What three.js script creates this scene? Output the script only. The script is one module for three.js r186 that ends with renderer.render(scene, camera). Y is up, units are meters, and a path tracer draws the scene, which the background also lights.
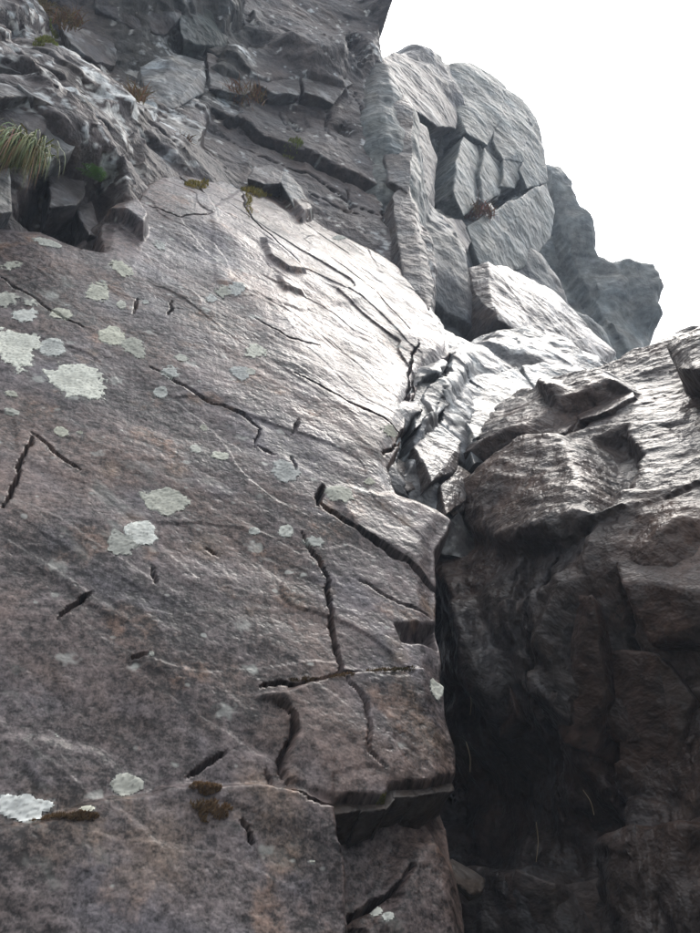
import * as THREE from 'three';
import { ConvexGeometry } from 'three/addons/geometries/ConvexGeometry.js';
import { mergeGeometries, mergeVertices } from 'three/addons/utils/BufferGeometryUtils.js';

// ---------------------------------------------------------------- camera, sky, sun, exposure
const scene = new THREE.Scene(); const T0 = Date.now(), lap = s => console.log(s, ((Date.now() - T0) / 1000).toFixed(1)); // progress
const PITCH = 35 * Math.PI / 180, VFOV = 58, EYE = new THREE.Vector3(0, 1.6, 0);
const camera = new THREE.PerspectiveCamera(VFOV, 3 / 4, 0.05, 2000);
camera.position.copy(EYE);
camera.lookAt(0, 1.6 + Math.sin(PITCH), -Math.cos(PITCH));
const SUN_DIR = new THREE.Vector3(0.24, 0.91, -0.34).normalize();
{ // overcast sky: brighter overhead and around the veiled sun, even below
  const w = 512, h = 256, d = new Float32Array(w * h * 4);
  for (let j = 0; j < h; j++) for (let i = 0; i < w; i++) {
    const el = ((j + 0.5) / h - 0.5) * Math.PI, az = ((i + 0.5) / w - 0.5) * 2 * Math.PI;
    const x = Math.cos(el) * Math.cos(az), y = Math.sin(el), z = Math.cos(el) * Math.sin(az);
    const c = x * SUN_DIR.x + y * SUN_DIR.y + z * SUN_DIR.z;
    const base = (1 + 2 * Math.max(0, y)) / 3;
    const glow = 4.0 * Math.exp((c - 1) * 14);
    const L = 1.3 * base + glow;
    const k = (j * w + i) * 4;
    d[k] = L * 0.985; d[k + 1] = L * 1.0; d[k + 2] = L * 1.025; d[k + 3] = 1;
  }
  const t = new THREE.DataTexture(d, w, h, THREE.RGBAFormat, THREE.FloatType);
  t.mapping = THREE.EquirectangularReflectionMapping; t.magFilter = THREE.LinearFilter; t.minFilter = THREE.LinearFilter;
  t.colorSpace = THREE.LinearSRGBColorSpace; t.needsUpdate = true;
  scene.background = t; scene.environment = t;
}
const sun = new THREE.DirectionalLight(0xfff4e6, 1.5);
sun.position.copy(SUN_DIR).multiplyScalar(60);
sun.castShadow = true; sun.shadow.radius = 55; sun.shadow.mapSize.set(2048, 2048);
Object.assign(sun.shadow.camera, { left: -20, right: 20, top: 25, bottom: -15, near: 1, far: 150 });
scene.add(sun);
scene.fog = new THREE.FogExp2(0xd0e0f6, 0.012);
const renderer = new THREE.WebGLRenderer({ antialias: true });
renderer.setSize(768, 1024);
renderer.toneMapping = THREE.LinearToneMapping;
renderer.toneMappingExposure = 1.5;
renderer.shadowMap.enabled = true;

// ---------------------------------------------------------------- noise
const PERM = new Uint8Array(512), GX = new Float32Array(256), GY = new Float32Array(256);
let seed = 20231;
const rnd = () => { seed = (seed + 0x6D2B79F5) | 0; let t = Math.imul(seed ^ (seed >>> 15), 1 | seed); t = (t + Math.imul(t ^ (t >>> 7), 61 | t)) ^ t; return ((t ^ (t >>> 14)) >>> 0) / 4294967296; };
{ const p = [...Array(256).keys()]; for (let i = 255; i > 0; i--) { const j = Math.floor(rnd() * (i + 1)); [p[i], p[j]] = [p[j], p[i]]; }
  for (let i = 0; i < 512; i++) PERM[i] = p[i & 255];
  for (let i = 0; i < 256; i++) { const a = rnd() * Math.PI * 2; GX[i] = Math.cos(a); GY[i] = Math.sin(a); } }
const fade = t => t * t * t * (t * (t * 6 - 15) + 10);
const clamp = (x, a = 0, b = 1) => x < a ? a : x > b ? b : x;
const sstep = (a, b, x) => { const t = clamp((x - a) / (b - a)); return t * t * (3 - 2 * t); };
const lerp = (a, b, t) => a + (b - a) * t;
function n2(x, y, per = 256) { // gradient noise, about -1..1, repeating every per
  const xi = Math.floor(x), yi = Math.floor(y), fx = x - xi, fy = y - yi;
  let x0, x1, y0, y1;
  if (per === 256) { x0 = xi & 255; x1 = (xi + 1) & 255; y0 = yi & 255; y1 = (yi + 1) & 255; }
  else { x0 = ((xi % per) + per) % per; x1 = (x0 + 1) % per; y0 = ((yi % per) + per) % per; y1 = (y0 + 1) % per; }
  const a = PERM[PERM[x0] + y0], b = PERM[PERM[x1] + y0], c = PERM[PERM[x0] + y1], d = PERM[PERM[x1] + y1];
  const u = fx * fx * fx * (fx * (fx * 6 - 15) + 10), v = fy * fy * fy * (fy * (fy * 6 - 15) + 10);
  const p = GX[a] * fx + GY[a] * fy, q = GX[b] * (fx - 1) + GY[b] * fy, r = GX[c] * fx + GY[c] * (fy - 1), s = GX[d] * (fx - 1) + GY[d] * (fy - 1);
  const m = p + (q - p) * u, n = r + (s - r) * u;
  return 1.5 * (m + (n - m) * v);
}
function fbm(x, y, o = 4, g = 0.5, per = 256) { let s = 0, a = 1, m = 0; const sh = per === 256 ? 1 : 0; for (let i = 0; i < o; i++) { s += a * n2(x + i * 17.3 * sh, y + i * 9.1 * sh, per); m += a; a *= g; x *= 2; y *= 2; per = Math.min(256, per * 2); } return s / m; }
function ridged(x, y, o = 4) { let s = 0, a = 1, m = 0; for (let i = 0; i < o; i++) { s += a * (1 - 2 * Math.abs(n2(x + i * 7.7, y + i * 3.3))); m += a; a *= 0.5; x *= 2.03; y *= 2.03; } return s / m; }
const h1 = (i, j, k) => PERM[(PERM[(PERM[i & 255] + j) & 255] + k) & 255] / 255;
const G3 = [1, 1, 0, -1, 1, 0, 1, -1, 0, -1, -1, 0, 1, 0, 1, -1, 0, 1, 1, 0, -1, -1, 0, -1, 0, 1, 1, 0, -1, 1, 0, 1, -1, 0, -1, -1];
function n3(x, y, z) { // solid gradient noise
  const xi = Math.floor(x), yi = Math.floor(y), zi = Math.floor(z), fx = x - xi, fy = y - yi, fz = z - zi, X = xi & 255, Y = yi & 255, Z = zi & 255, X1 = (X + 1) & 255, Y1 = (Y + 1) & 255, Z1 = (Z + 1) & 255;
  const u = fx * fx * fx * (fx * (fx * 6 - 15) + 10), v = fy * fy * fy * (fy * (fy * 6 - 15) + 10), w = fz * fz * fz * (fz * (fz * 6 - 15) + 10);
  const a = PERM[X] + Y, b = PERM[X1] + Y, c = PERM[X] + Y1, d = PERM[X1] + Y1;
  const g = (h, p, q, r) => { h = (h % 12) * 3; return G3[h] * p + G3[h + 1] * q + G3[h + 2] * r; };
  const A = PERM[a & 255], B = PERM[b & 255], C = PERM[c & 255], D = PERM[d & 255];
  const l = lerp(lerp(g(PERM[A + Z], fx, fy, fz), g(PERM[B + Z], fx - 1, fy, fz), u), lerp(g(PERM[C + Z], fx, fy - 1, fz), g(PERM[D + Z], fx - 1, fy - 1, fz), u), v);
  const m = lerp(lerp(g(PERM[A + Z1], fx, fy, fz - 1), g(PERM[B + Z1], fx - 1, fy, fz - 1), u), lerp(g(PERM[C + Z1], fx, fy - 1, fz - 1), g(PERM[D + Z1], fx - 1, fy - 1, fz - 1), u), v);
  return 1.25 * lerp(l, m, w);
}
function fbm3(x, y, z, o = 4) { let s = 0, a = 1, m = 0; for (let i = 0; i < o; i++) { s += a * n3(x + i * 5.1, y + i * 3.7, z + i * 9.2); m += a; a *= 0.5; x *= 2; y *= 2; z *= 2; } return s / m; }
// fractured rock: every cell is a tilted plane of its own with an offset; returns height and distance to the joint
const FR = { h: 0, e: 0, id: 0 };
function facets(x, y, tilt = 0.5, jit = 0.9, salt = 0) {
  const xi = Math.floor(x), yi = Math.floor(y); let d1 = 9, d2 = 9, bx = 0, by = 0, bi = 0, bj = 0;
  for (let j = -1; j <= 1; j++) for (let i = -1; i <= 1; i++) {
    const ci = xi + i, cj = yi + j, px = ci + 0.5 + (h1(ci, cj, salt) - 0.5) * jit, py = cj + 0.5 + (h1(ci, cj, salt + 1) - 0.5) * jit;
    const dx = x - px, dy = y - py, d = dx * dx + dy * dy;
    if (d < d1) { d2 = d1; d1 = d; bx = dx; by = dy; bi = ci; bj = cj; } else if (d < d2) d2 = d;
  }
  FR.e = Math.sqrt(d2) - Math.sqrt(d1); FR.id = h1(bi, bj, salt + 2);
  FR.h = (h1(bi, bj, salt + 3) - 0.5) + tilt * ((h1(bi, bj, salt + 4) - 0.5) * 2 * bx + (h1(bi, bj, salt + 5) - 0.5) * 2 * by);
  return FR;
}

// blocks that meet along creases without a step: the highest of the neighbouring tilted, slightly domed planes
function domes(x, y, tilt = 0.6, k = 0.8, salt = 0) {
  const xi = Math.floor(x), yi = Math.floor(y); let m = -9;
  for (let j = -1; j <= 1; j++) for (let i = -1; i <= 1; i++) {
    const ci = xi + i, cj = yi + j, dx = x - (ci + 0.5 + (h1(ci, cj, salt) - 0.5) * 0.95), dy = y - (cj + 0.5 + (h1(ci, cj, salt + 1) - 0.5) * 0.95);
    const q = 0.6 * (h1(ci, cj, salt + 3) - 0.5) + tilt * ((h1(ci, cj, salt + 4) - 0.5) * 2 * dx + (h1(ci, cj, salt + 5) - 0.5) * 2 * dy) - k * (dx * dx + dy * dy); if (q > m) m = q;
  }
  return m;
}

function domes3(x, y, z, tilt, k, salt) { // the same for solid rock: angular lumps that meet along creases
  const xi = Math.floor(x), yi = Math.floor(y), zi = Math.floor(z); let m = -9;
  for (let c = -1; c <= 1; c++) for (let b = -1; b <= 1; b++) for (let a = -1; a <= 1; a++) {
    const i = xi + a, j = yi + b, l = zi + c, h = PERM[(PERM[(PERM[(i + salt) & 255] + j) & 255] + l) & 255];
    const dx = x - i - 0.08 - 0.84 * PERM[h] / 255, dy = y - j - 0.08 - 0.84 * PERM[h + 31] / 255, dz = z - l - 0.08 - 0.84 * PERM[h + 77] / 255;
    const q = 0.5 * PERM[h + 101] / 255 + tilt * (GX[h] * dx + GY[h] * dy + GX[255 - h] * dz) - k * (dx * dx + dy * dy + dz * dz); if (q > m) m = q;
  }
  return m;
}
const D3 = (() => { let s = 0; for (let i = 0; i < 3000; i++) s += domes3(i * 0.317, i * 0.173 + 5, i * 0.231 + 9, 1.0, 0.5, 5); console.log('D3', s / 3000); return s / 3000; })();
function crumble(x, y, z, s, amp, salt, oct = 2) { let r = 0; for (let o = 0; o < oct; o++) { r += amp * domes3(x * s, y * s, z * s, 1.0, 0.5, salt + o * 13) - amp * D3; s *= 2.4; amp *= 0.42; } return r; }

// ---------------------------------------------------------------- from a pixel of the photograph to a direction and a point
const PW = 700, PH = 933, FPX = PH / 2 / Math.tan(VFOV * Math.PI / 360);
const cp = Math.cos(PITCH), sp = Math.sin(PITCH);
function ray(x, y) { const a = (x - PW / 2) / FPX, b = (PH / 2 - y) / FPX; return new THREE.Vector3(a, sp + b * cp, -cp + b * sp).normalize(); }
const at = (x, y, d) => ray(x, y).multiplyScalar(d).add(EYE);

function segDist(u, v, a, b) { const dx = b[0] - a[0], dy = b[1] - a[1], l = dx * dx + dy * dy || 1e-9; const t = clamp(((u - a[0]) * dx + (v - a[1]) * dy) / l); return [Math.hypot(u - a[0] - t * dx, v - a[1] - t * dy), t]; }
let ST = 0; // where along the segment the nearest point lies
function seg2(u, v, ax, ay, bx, by) { const dx = bx - ax, dy = by - ay; let t = ((u - ax) * dx + (v - ay) * dy) / (dx * dx + dy * dy + 1e-12); t = t < 0 ? 0 : t > 1 ? 1 : t; ST = t; const x = u - ax - t * dx, y = v - ay - t * dy; return x * x + y * y; }
function polyDist(u, v, P) { // signed, negative inside
  let d = 1e9, ins = false;
  for (let i = 0, j = P.length - 1; i < P.length; j = i++) {
    const a = P[j], b = P[i]; const s = seg2(u, v, a[0], a[1], b[0], b[1]); if (s < d) d = s;
    if ((a[1] > v) !== (b[1] > v) && u < (b[0] - a[0]) * (v - a[1]) / (b[1] - a[1]) + a[0]) ins = !ins;
  }
  d = Math.sqrt(d); return ins ? -d : d;
}

// A rock face: a plane fitted to points, a smooth thin-plate surface through them, and features cut into it, all in metres on the face.
class Face {
  constructor(ctrl, smooth = 1e-3) {
    const P = ctrl.map(c => c.isVector3 ? c : at(...c));
    this.o = P.reduce((a, p) => a.add(p), new THREE.Vector3()).multiplyScalar(1 / P.length);
    // least-squares normal by power iteration on the inverse spread
    let C = [[0, 0, 0], [0, 0, 0], [0, 0, 0]];
    for (const p of P) { const d = p.clone().sub(this.o).toArray(); for (let i = 0; i < 3; i++) for (let j = 0; j < 3; j++) C[i][j] += d[i] * d[j]; }
    const tr = C[0][0] + C[1][1] + C[2][2]; let n = new THREE.Vector3(0.1, 0.2, 1);
    for (let k = 0; k < 200; k++) { const a = n.toArray(); n.set(...[0, 1, 2].map(i => tr * a[i] - C[i][0] * a[0] - C[i][1] * a[1] - C[i][2] * a[2])).normalize(); }
    if (n.dot(EYE.clone().sub(this.o)) < 0) n.negate();
    this.n = n; this.U = new THREE.Vector3(0, 1, 0).cross(n).normalize(); this.V = n.clone().cross(this.U);
    const q = P.map(p => { const d = p.clone().sub(this.o); return [d.dot(this.U), d.dot(this.V), d.dot(n)]; });
    const N = q.length, M = N + 3, A = Array.from({ length: M }, () => new Float64Array(M + 1));
    const K = r2 => r2 < 1e-12 ? 0 : r2 * Math.log(r2);
    for (let i = 0; i < N; i++) { for (let j = 0; j < N; j++) A[i][j] = K((q[i][0] - q[j][0]) ** 2 + (q[i][1] - q[j][1]) ** 2) + (i === j ? smooth : 0);
      A[i][N] = A[N][i] = 1; A[i][N + 1] = A[N + 1][i] = q[i][0]; A[i][N + 2] = A[N + 2][i] = q[i][1]; A[i][M] = q[i][2]; }
    for (let c = 0; c < M; c++) { let p = c; for (let r = c + 1; r < M; r++) if (Math.abs(A[r][c]) > Math.abs(A[p][c])) p = r; [A[c], A[p]] = [A[p], A[c]];
      for (let r = 0; r < M; r++) if (r !== c) { const f = A[r][c] / A[c][c]; if (f) for (let k = c; k <= M; k++) A[r][k] -= f * A[c][k]; } }
    this.w = A.map((r, i) => r[M] / r[i]); this.q = q; this.N = N; this.feats = []; this.off = 0;
  }
  base(u, v) { let s = this.w[this.N] + this.w[this.N + 1] * u + this.w[this.N + 2] * v; for (let i = 0; i < this.N; i++) { const r2 = (u - this.q[i][0]) ** 2 + (v - this.q[i][1]) ** 2; if (r2 > 1e-12) s += this.w[i] * r2 * Math.log(r2); } return s; }
  local(p) { const d = p.clone().sub(this.o); return [d.dot(this.U), d.dot(this.V), d.dot(this.n)]; }
  fract(u, v, s, amp, salt, oct = 3) { let h = 0; for (let o = 0; o < oct; o++) { h += amp * domes(u * s + 0.12 * n2(u * s * 1.5, v * s * 1.5), v * s + 0.12 * n2(u * s * 1.5 + 7, v * s * 1.5), 0.8, 0.32, salt + o * 7); s *= 2.3; amp *= 0.42; } return h; }
  uv(x, y) { // where the ray through a pixel first meets the smooth surface
    const r = ray(x, y), e = this.local(EYE), ru = r.dot(this.U), rv = r.dot(this.V), rn = r.dot(this.n);
    const f = t => e[2] + rn * t - this.base(e[0] + ru * t, e[1] + rv * t) - this.off;
    let a = 0.4, fa = f(a), b = a;
    for (let t = 0.4; t < 40; t += 0.04) { const ft = f(t); if (ft <= 0) { b = t; break; } a = t; fa = ft; b = t; }
    for (let k = 0; k < 30; k++) { const m = (a + b) / 2; if (f(m) > 0) a = m; else b = m; }
    return [e[0] + ru * b, e[1] + rv * b];
  }
  poly(p) { return p.map(q => this.uv(q[0], q[1])); }
  pt(u, v, h) { return new THREE.Vector3().copy(this.o).addScaledVector(this.U, u).addScaledVector(this.V, v).addScaledVector(this.n, h); }
  add(box, f) { this.feats.push([box, f]); return this; }
  // a crack along a traced line; wide and deep in metres
  crack(px, wide, deep, taper = 0.25) {
    let L = this.poly(px); const L0 = L, far2 = (wide * 3 + 0.03) ** 2; for (let k = 0; k < 3; k++) { const q = [L[0]]; for (let i = 1; i < L.length; i++) { const a = L[i - 1], b = L[i], l = Math.hypot(b[0] - a[0], b[1] - a[1]), j = (k ? 0.2 : 0.12) * (rnd() - 0.5), t = 0.35 + 0.3 * rnd(); if (l > 0.012) q.push([lerp(a[0], b[0], t) - (b[1] - a[1]) * j, lerp(a[1], b[1], t) + (b[0] - a[0]) * j]); q.push(b); } L = q; } const lens = [0]; for (let i = 1; i < L.length; i++) lens.push(lens[i - 1] + Math.hypot(L[i][0] - L[i - 1][0], L[i][1] - L[i - 1][1]));
    const T = lens[lens.length - 1]; const b = box(L, wide * 4 + 0.03);
    return this.add(b, (u, v) => {
      const wu = u, wv = v;
      let d = 1e9, s = 0; for (let i = 1; i < L0.length; i++) { const q = seg2(u, v, L0[i - 1][0], L0[i - 1][1], L0[i][0], L0[i][1]); if (q < d) d = q; } if (d > far2) return 0;
      d = 1e9; for (let i = 1; i < L.length; i++) { const q = seg2(wu, wv, L[i - 1][0], L[i - 1][1], L[i][0], L[i][1]); if (q < d) { d = q; s = lens[i - 1] + ST * (lens[i] - lens[i - 1]); } } d = Math.sqrt(d); if (d > wide * 4) return 0;
      const tp = Math.min(1, Math.min(s, T - s) / (taper * T + 1e-6)) * 0.9 + 0.1;
      const w = wide * tp * Math.max(0.25, 0.8 + 0.9 * n2(u * 14 + 3, v * 14) + 0.4 * n2(u * 50, v * 50)) + 0.0012; const k = d / w;
      const k2 = k * k; return k > 1.8 ? 0 : -deep * (0.35 + 0.65 * tp) * Math.exp(-(k2 * k2 * k));
    });
  }
  // a traced patch that stands proud of (or back from) its surroundings with a broken edge; slope = extra height per metre inside from the edge
  raise(px, dh, edge = 0.015, rough = 0.012, slope = 0, most = 1) {
    const L = this.poly(px); return this.raiseUV(L, dh, edge, rough, slope, most);
  }
  raiseUV(L, dh, edge, rough, slope = 0, most = 1) {
    return this.add(box(L, edge + rough * 3), (u, v) => {
      const d = polyDist(u + rough * fbm(u * 11, v * 11 + 5, 3), v + rough * fbm(u * 11 + 31, v * 11, 3), L);
      if (d > edge) return 0; const t = sstep(edge, -edge, d);
      return dh * t + slope * clamp(-d, 0, most);
    });
  }
  pit(x, y, rx, ry, deep) { const c = this.uv(x, y), e = this.uv(x + rx, y), g = this.uv(x, y + ry); const R = Math.hypot(e[0] - c[0], e[1] - c[1]), S = Math.hypot(g[0] - c[0], g[1] - c[1]), M = Math.max(R, S);
    return this.add([c[0] - 2 * M, c[1] - 2 * M, c[0] + 2 * M, c[1] + 2 * M], (u, v) => { const a = (u - c[0]) / R + 0.45 * n2(u * 40, v * 40), b = (v - c[1]) / S + 0.45 * n2(u * 40 + 9, v * 40); const r = a * a + b * b; return r > 3 ? 0 : -deep * Math.exp(-r * r); }); }
  height(u, v) {
    let h = this.base(u, v) + this.off;
    for (const [b, f] of this.feats) if (!b || (u > b[0] && v > b[1] && u < b[2] && v < b[3])) h += f(u, v, h);
    return h;
  }
  // graded lines: fine inside [a, b], coarser towards the ends
  static lines(min, a, b, max, fine, coarse) { const o = []; let x = a, s = fine; const l = []; while (x > min) { s = Math.min(coarse, s * 1.12); x -= s; l.push(Math.max(min, x)); } o.push(...l.reverse()); const n = Math.ceil((b - a) / fine); for (let i = 0; i <= n; i++) o.push(a + (b - a) * i / n); x = b; s = fine; while (x < max) { s = Math.min(coarse, s * 1.12); x += s; o.push(Math.min(max, x)); } return o; }
  // the same face as a solid: its height and solid roughness in one field, meshed evenly (surface nets), so that steep breaks get as many facets as flat ground
  solid(name, [u0, v0, u1, v1], cell, depth, rough, mat, color) {
    const nu = Math.ceil((u1 - u0) / cell) + 1, nv = Math.ceil((v1 - v0) / cell) + 1, H = new Float32Array(nu * nv), { o, U, V, n } = this; let lo = 1e9, hi = -1e9;
    for (let j = 0; j < nv; j++) for (let i = 0; i < nu; i++) { const u = u0 + i * cell, v = v0 + j * cell, h = H[j * nu + i] = this.height(u, v), b = this.base(u, v); hi = Math.max(hi, h); lo = Math.min(lo, Math.max(h, b - depth)); }
    lap('heights'); const [amp] = rough; lo -= amp; hi += amp + cell * 2; const nn = Math.ceil((hi - lo) / cell) + 1, A = nu * nv, F = new Float32Array(A * nn), id = new Int32Array(A * nn).fill(-1), band = amp * 1.3 + cell * 3;
    for (let j = 0; j < nv; j++) for (let i = 0; i < nu; i++) { const c = j * nu + i, u = u0 + i * cell, v = v0 + j * cell, h = H[c];
      for (let k = 0; k < nn; k++) { const w = lo + k * cell; let f = w - h; if (f < band && f > -band) f -= rough[1](o.x + U.x * u + V.x * v + n.x * w, o.y + U.y * u + V.y * v + n.y * w, o.z + U.z * u + V.z * v + n.z * w, u, v); F[k * A + c] = f > 0.2 ? 0.2 : f < -0.2 ? -0.2 : f; } }
    lap('field'); const L = [], idx = [], E = [[0, 1], [2, 3], [4, 5], [6, 7], [0, 2], [1, 3], [4, 6], [5, 7], [0, 4], [1, 5], [2, 6], [3, 7]], g = new Float32Array(8);
    for (let k = 0; k < nn - 1; k++) for (let j = 0; j < nv - 1; j++) for (let i = 0; i < nu - 1; i++) {
      const q = k * A + j * nu + i; let s = 0; g[0] = F[q]; g[1] = F[q + 1]; g[2] = F[q + nu]; g[3] = F[q + nu + 1]; g[4] = F[q + A]; g[5] = F[q + A + 1]; g[6] = F[q + A + nu]; g[7] = F[q + A + nu + 1];
      for (let e = 0; e < 8; e++) if (g[e] < 0) s++; if (s === 0 || s === 8) continue;
      let x = 0, y = 0, z = 0, m = 0; for (const [a, b] of E) if ((g[a] < 0) !== (g[b] < 0)) { const t = g[a] / (g[a] - g[b]); x += (a & 1) + t * ((b & 1) - (a & 1)); y += (a >> 1 & 1) + t * ((b >> 1 & 1) - (a >> 1 & 1)); z += (a >> 2) + t * ((b >> 2) - (a >> 2)); m++; }
      id[q] = L.length / 3; L.push(u0 + (i + x / m) * cell, v0 + (j + y / m) * cell, lo + (k + z / m) * cell);
    }
    const quad = (a, b, c, d, f) => { if (a < 0 || b < 0 || c < 0 || d < 0) return; if (f) idx.push(a, b, c, a, c, d); else idx.push(a, c, b, a, d, c); };
    for (let k = 1; k < nn - 1; k++) for (let j = 1; j < nv - 1; j++) for (let i = 1; i < nu - 1; i++) { const q = k * A + j * nu + i, s = F[q] < 0;
      if (s !== F[q + 1] < 0) quad(id[q - nu - A], id[q - A], id[q], id[q - nu], s); if (s !== F[q + nu] < 0) quad(id[q - 1 - A], id[q - 1], id[q], id[q - A], s); if (s !== F[q + A] < 0) quad(id[q - 1 - nu], id[q - nu], id[q], id[q - 1], s); }
    lap('net'); const nvx = L.length / 3, N = new Float32Array(nvx * 3);
    for (let t = 0; t < idx.length; t += 3) { const a = idx[t] * 3, b = idx[t + 1] * 3, c = idx[t + 2] * 3, x1 = L[b] - L[a], y1 = L[b + 1] - L[a + 1], z1 = L[b + 2] - L[a + 2], x2 = L[c] - L[a], y2 = L[c + 1] - L[a + 1], z2 = L[c + 2] - L[a + 2], nx = y1 * z2 - z1 * y2, ny = z1 * x2 - x1 * z2, nz = x1 * y2 - y1 * x2; for (const p of [a, b, c]) { N[p] += nx; N[p + 1] += ny; N[p + 2] += nz; } }
    const copy = new Int32Array(nvx * 3).fill(-1), pos = [], nor = [], uv = [], col = [], out = new Uint32Array(idx.length), tone = [0, 0, 0];
    for (let t = 0; t < idx.length; t += 3) { let x = 0, y = 0, z = 0; for (let e = 0; e < 3; e++) { const p = idx[t + e] * 3, l = Math.hypot(N[p], N[p + 1], N[p + 2]) || 1; x += N[p] / l; y += N[p + 1] / l; z += N[p + 2] / l; } const ax = Math.abs(x), ay = Math.abs(y), az = Math.abs(z), d = az * 1.3 >= ax && az * 1.3 >= ay ? 2 : ax > ay ? 0 : 1;
      for (let e = 0; e < 3; e++) { const v_ = idx[t + e], s = v_ * 3 + d; if (copy[s] < 0) { copy[s] = pos.length / 3; const p = v_ * 3, u = L[p], v = L[p + 1], w = L[p + 2], X = o.x + U.x * u + V.x * v + n.x * w, Y = o.y + U.y * u + V.y * v + n.y * w, Z = o.z + U.z * u + V.z * v + n.z * w, l = Math.hypot(N[p], N[p + 1], N[p + 2]) || 1; pos.push(X, Y, Z); nor.push((U.x * N[p] + V.x * N[p + 1] + n.x * N[p + 2]) / l, (U.y * N[p] + V.y * N[p + 1] + n.y * N[p + 2]) / l, (U.z * N[p] + V.z * N[p + 1] + n.z * N[p + 2]) / l); uv.push(d === 0 ? w : u, d === 1 ? w : v); color(tone, u, v, w, X, Y, Z); col.push(...tone); } out[t + e] = copy[s]; } }
    const G = new THREE.BufferGeometry(); G.setAttribute('position', new THREE.Float32BufferAttribute(pos, 3)); G.setAttribute('normal', new THREE.Float32BufferAttribute(nor, 3)); G.setAttribute('uv', new THREE.Float32BufferAttribute(uv, 2)); G.setAttribute('color', new THREE.Float32BufferAttribute(col, 3)); G.setIndex(new THREE.BufferAttribute(out, 1));
    const m = new THREE.Mesh(G, mat); m.name = name; m.castShadow = m.receiveShadow = true; this.mesh_ = m; lap(name + ' ' + idx.length / 3); return m;
  }
  mesh(name, us, vs, mat, color, keep, uvScale = [1, 0, 1, 0]) {
    const nu = us.length, nv = vs.length, pos = new Float32Array(nu * nv * 3), uv = new Float32Array(nu * nv * 2), H = new Float32Array(nu * nv);
    const { o, U, V, n } = this;
    for (let j = 0, k = 0; j < nv; j++) for (let i = 0; i < nu; i++, k++) {
      const u = us[i], v = vs[j], h = H[k] = this.height(u, v);
      pos[k * 3] = o.x + U.x * u + V.x * v + n.x * h; pos[k * 3 + 1] = o.y + U.y * u + V.y * v + n.y * h; pos[k * 3 + 2] = o.z + U.z * u + V.z * v + n.z * h;
      uv[k * 2] = u * uvScale[0] + uvScale[1]; uv[k * 2 + 1] = v * uvScale[2] + uvScale[3];
    }
    const idx = [];
    for (let j = 0; j < nv - 1; j++) for (let i = 0; i < nu - 1; i++) {
      if (keep && !keep((us[i] + us[i + 1]) / 2, (vs[j] + vs[j + 1]) / 2, H[j * nu + i])) continue;
      const a = j * nu + i, b = a + 1, c = a + nu, d = c + 1; if ((i + j) & 1) idx.push(a, b, d, a, d, c); else idx.push(a, b, c, b, d, c);
    }
    const g = new THREE.BufferGeometry();
    g.setAttribute('position', new THREE.BufferAttribute(pos, 3)); g.setAttribute('uv', new THREE.BufferAttribute(uv, 2)); g.setIndex(idx); g.computeVertexNormals();
    if (color) { const c = new Float32Array(nu * nv * 3), t = [0, 0, 0], N = g.attributes.normal.array;
      for (let j = 0, k = 0; j < nv; j++) for (let i = 0; i < nu; i++, k++) { color(t, us[i], vs[j], H[k], pos[k * 3], pos[k * 3 + 1], pos[k * 3 + 2]); c.set(t, k * 3); }
      g.setAttribute('color', new THREE.BufferAttribute(c, 3)); }
    const m = new THREE.Mesh(g, mat); m.name = name; m.castShadow = m.receiveShadow = true; this.mesh_ = m; return m;
  }
}
function box(L, m) { let a = 1e9, b = 1e9, c = -1e9, d = -1e9; for (const p of L) { a = Math.min(a, p[0]); b = Math.min(b, p[1]); c = Math.max(c, p[0]); d = Math.max(d, p[1]); } return [a - m, b - m, c + m, d + m]; }

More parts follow.
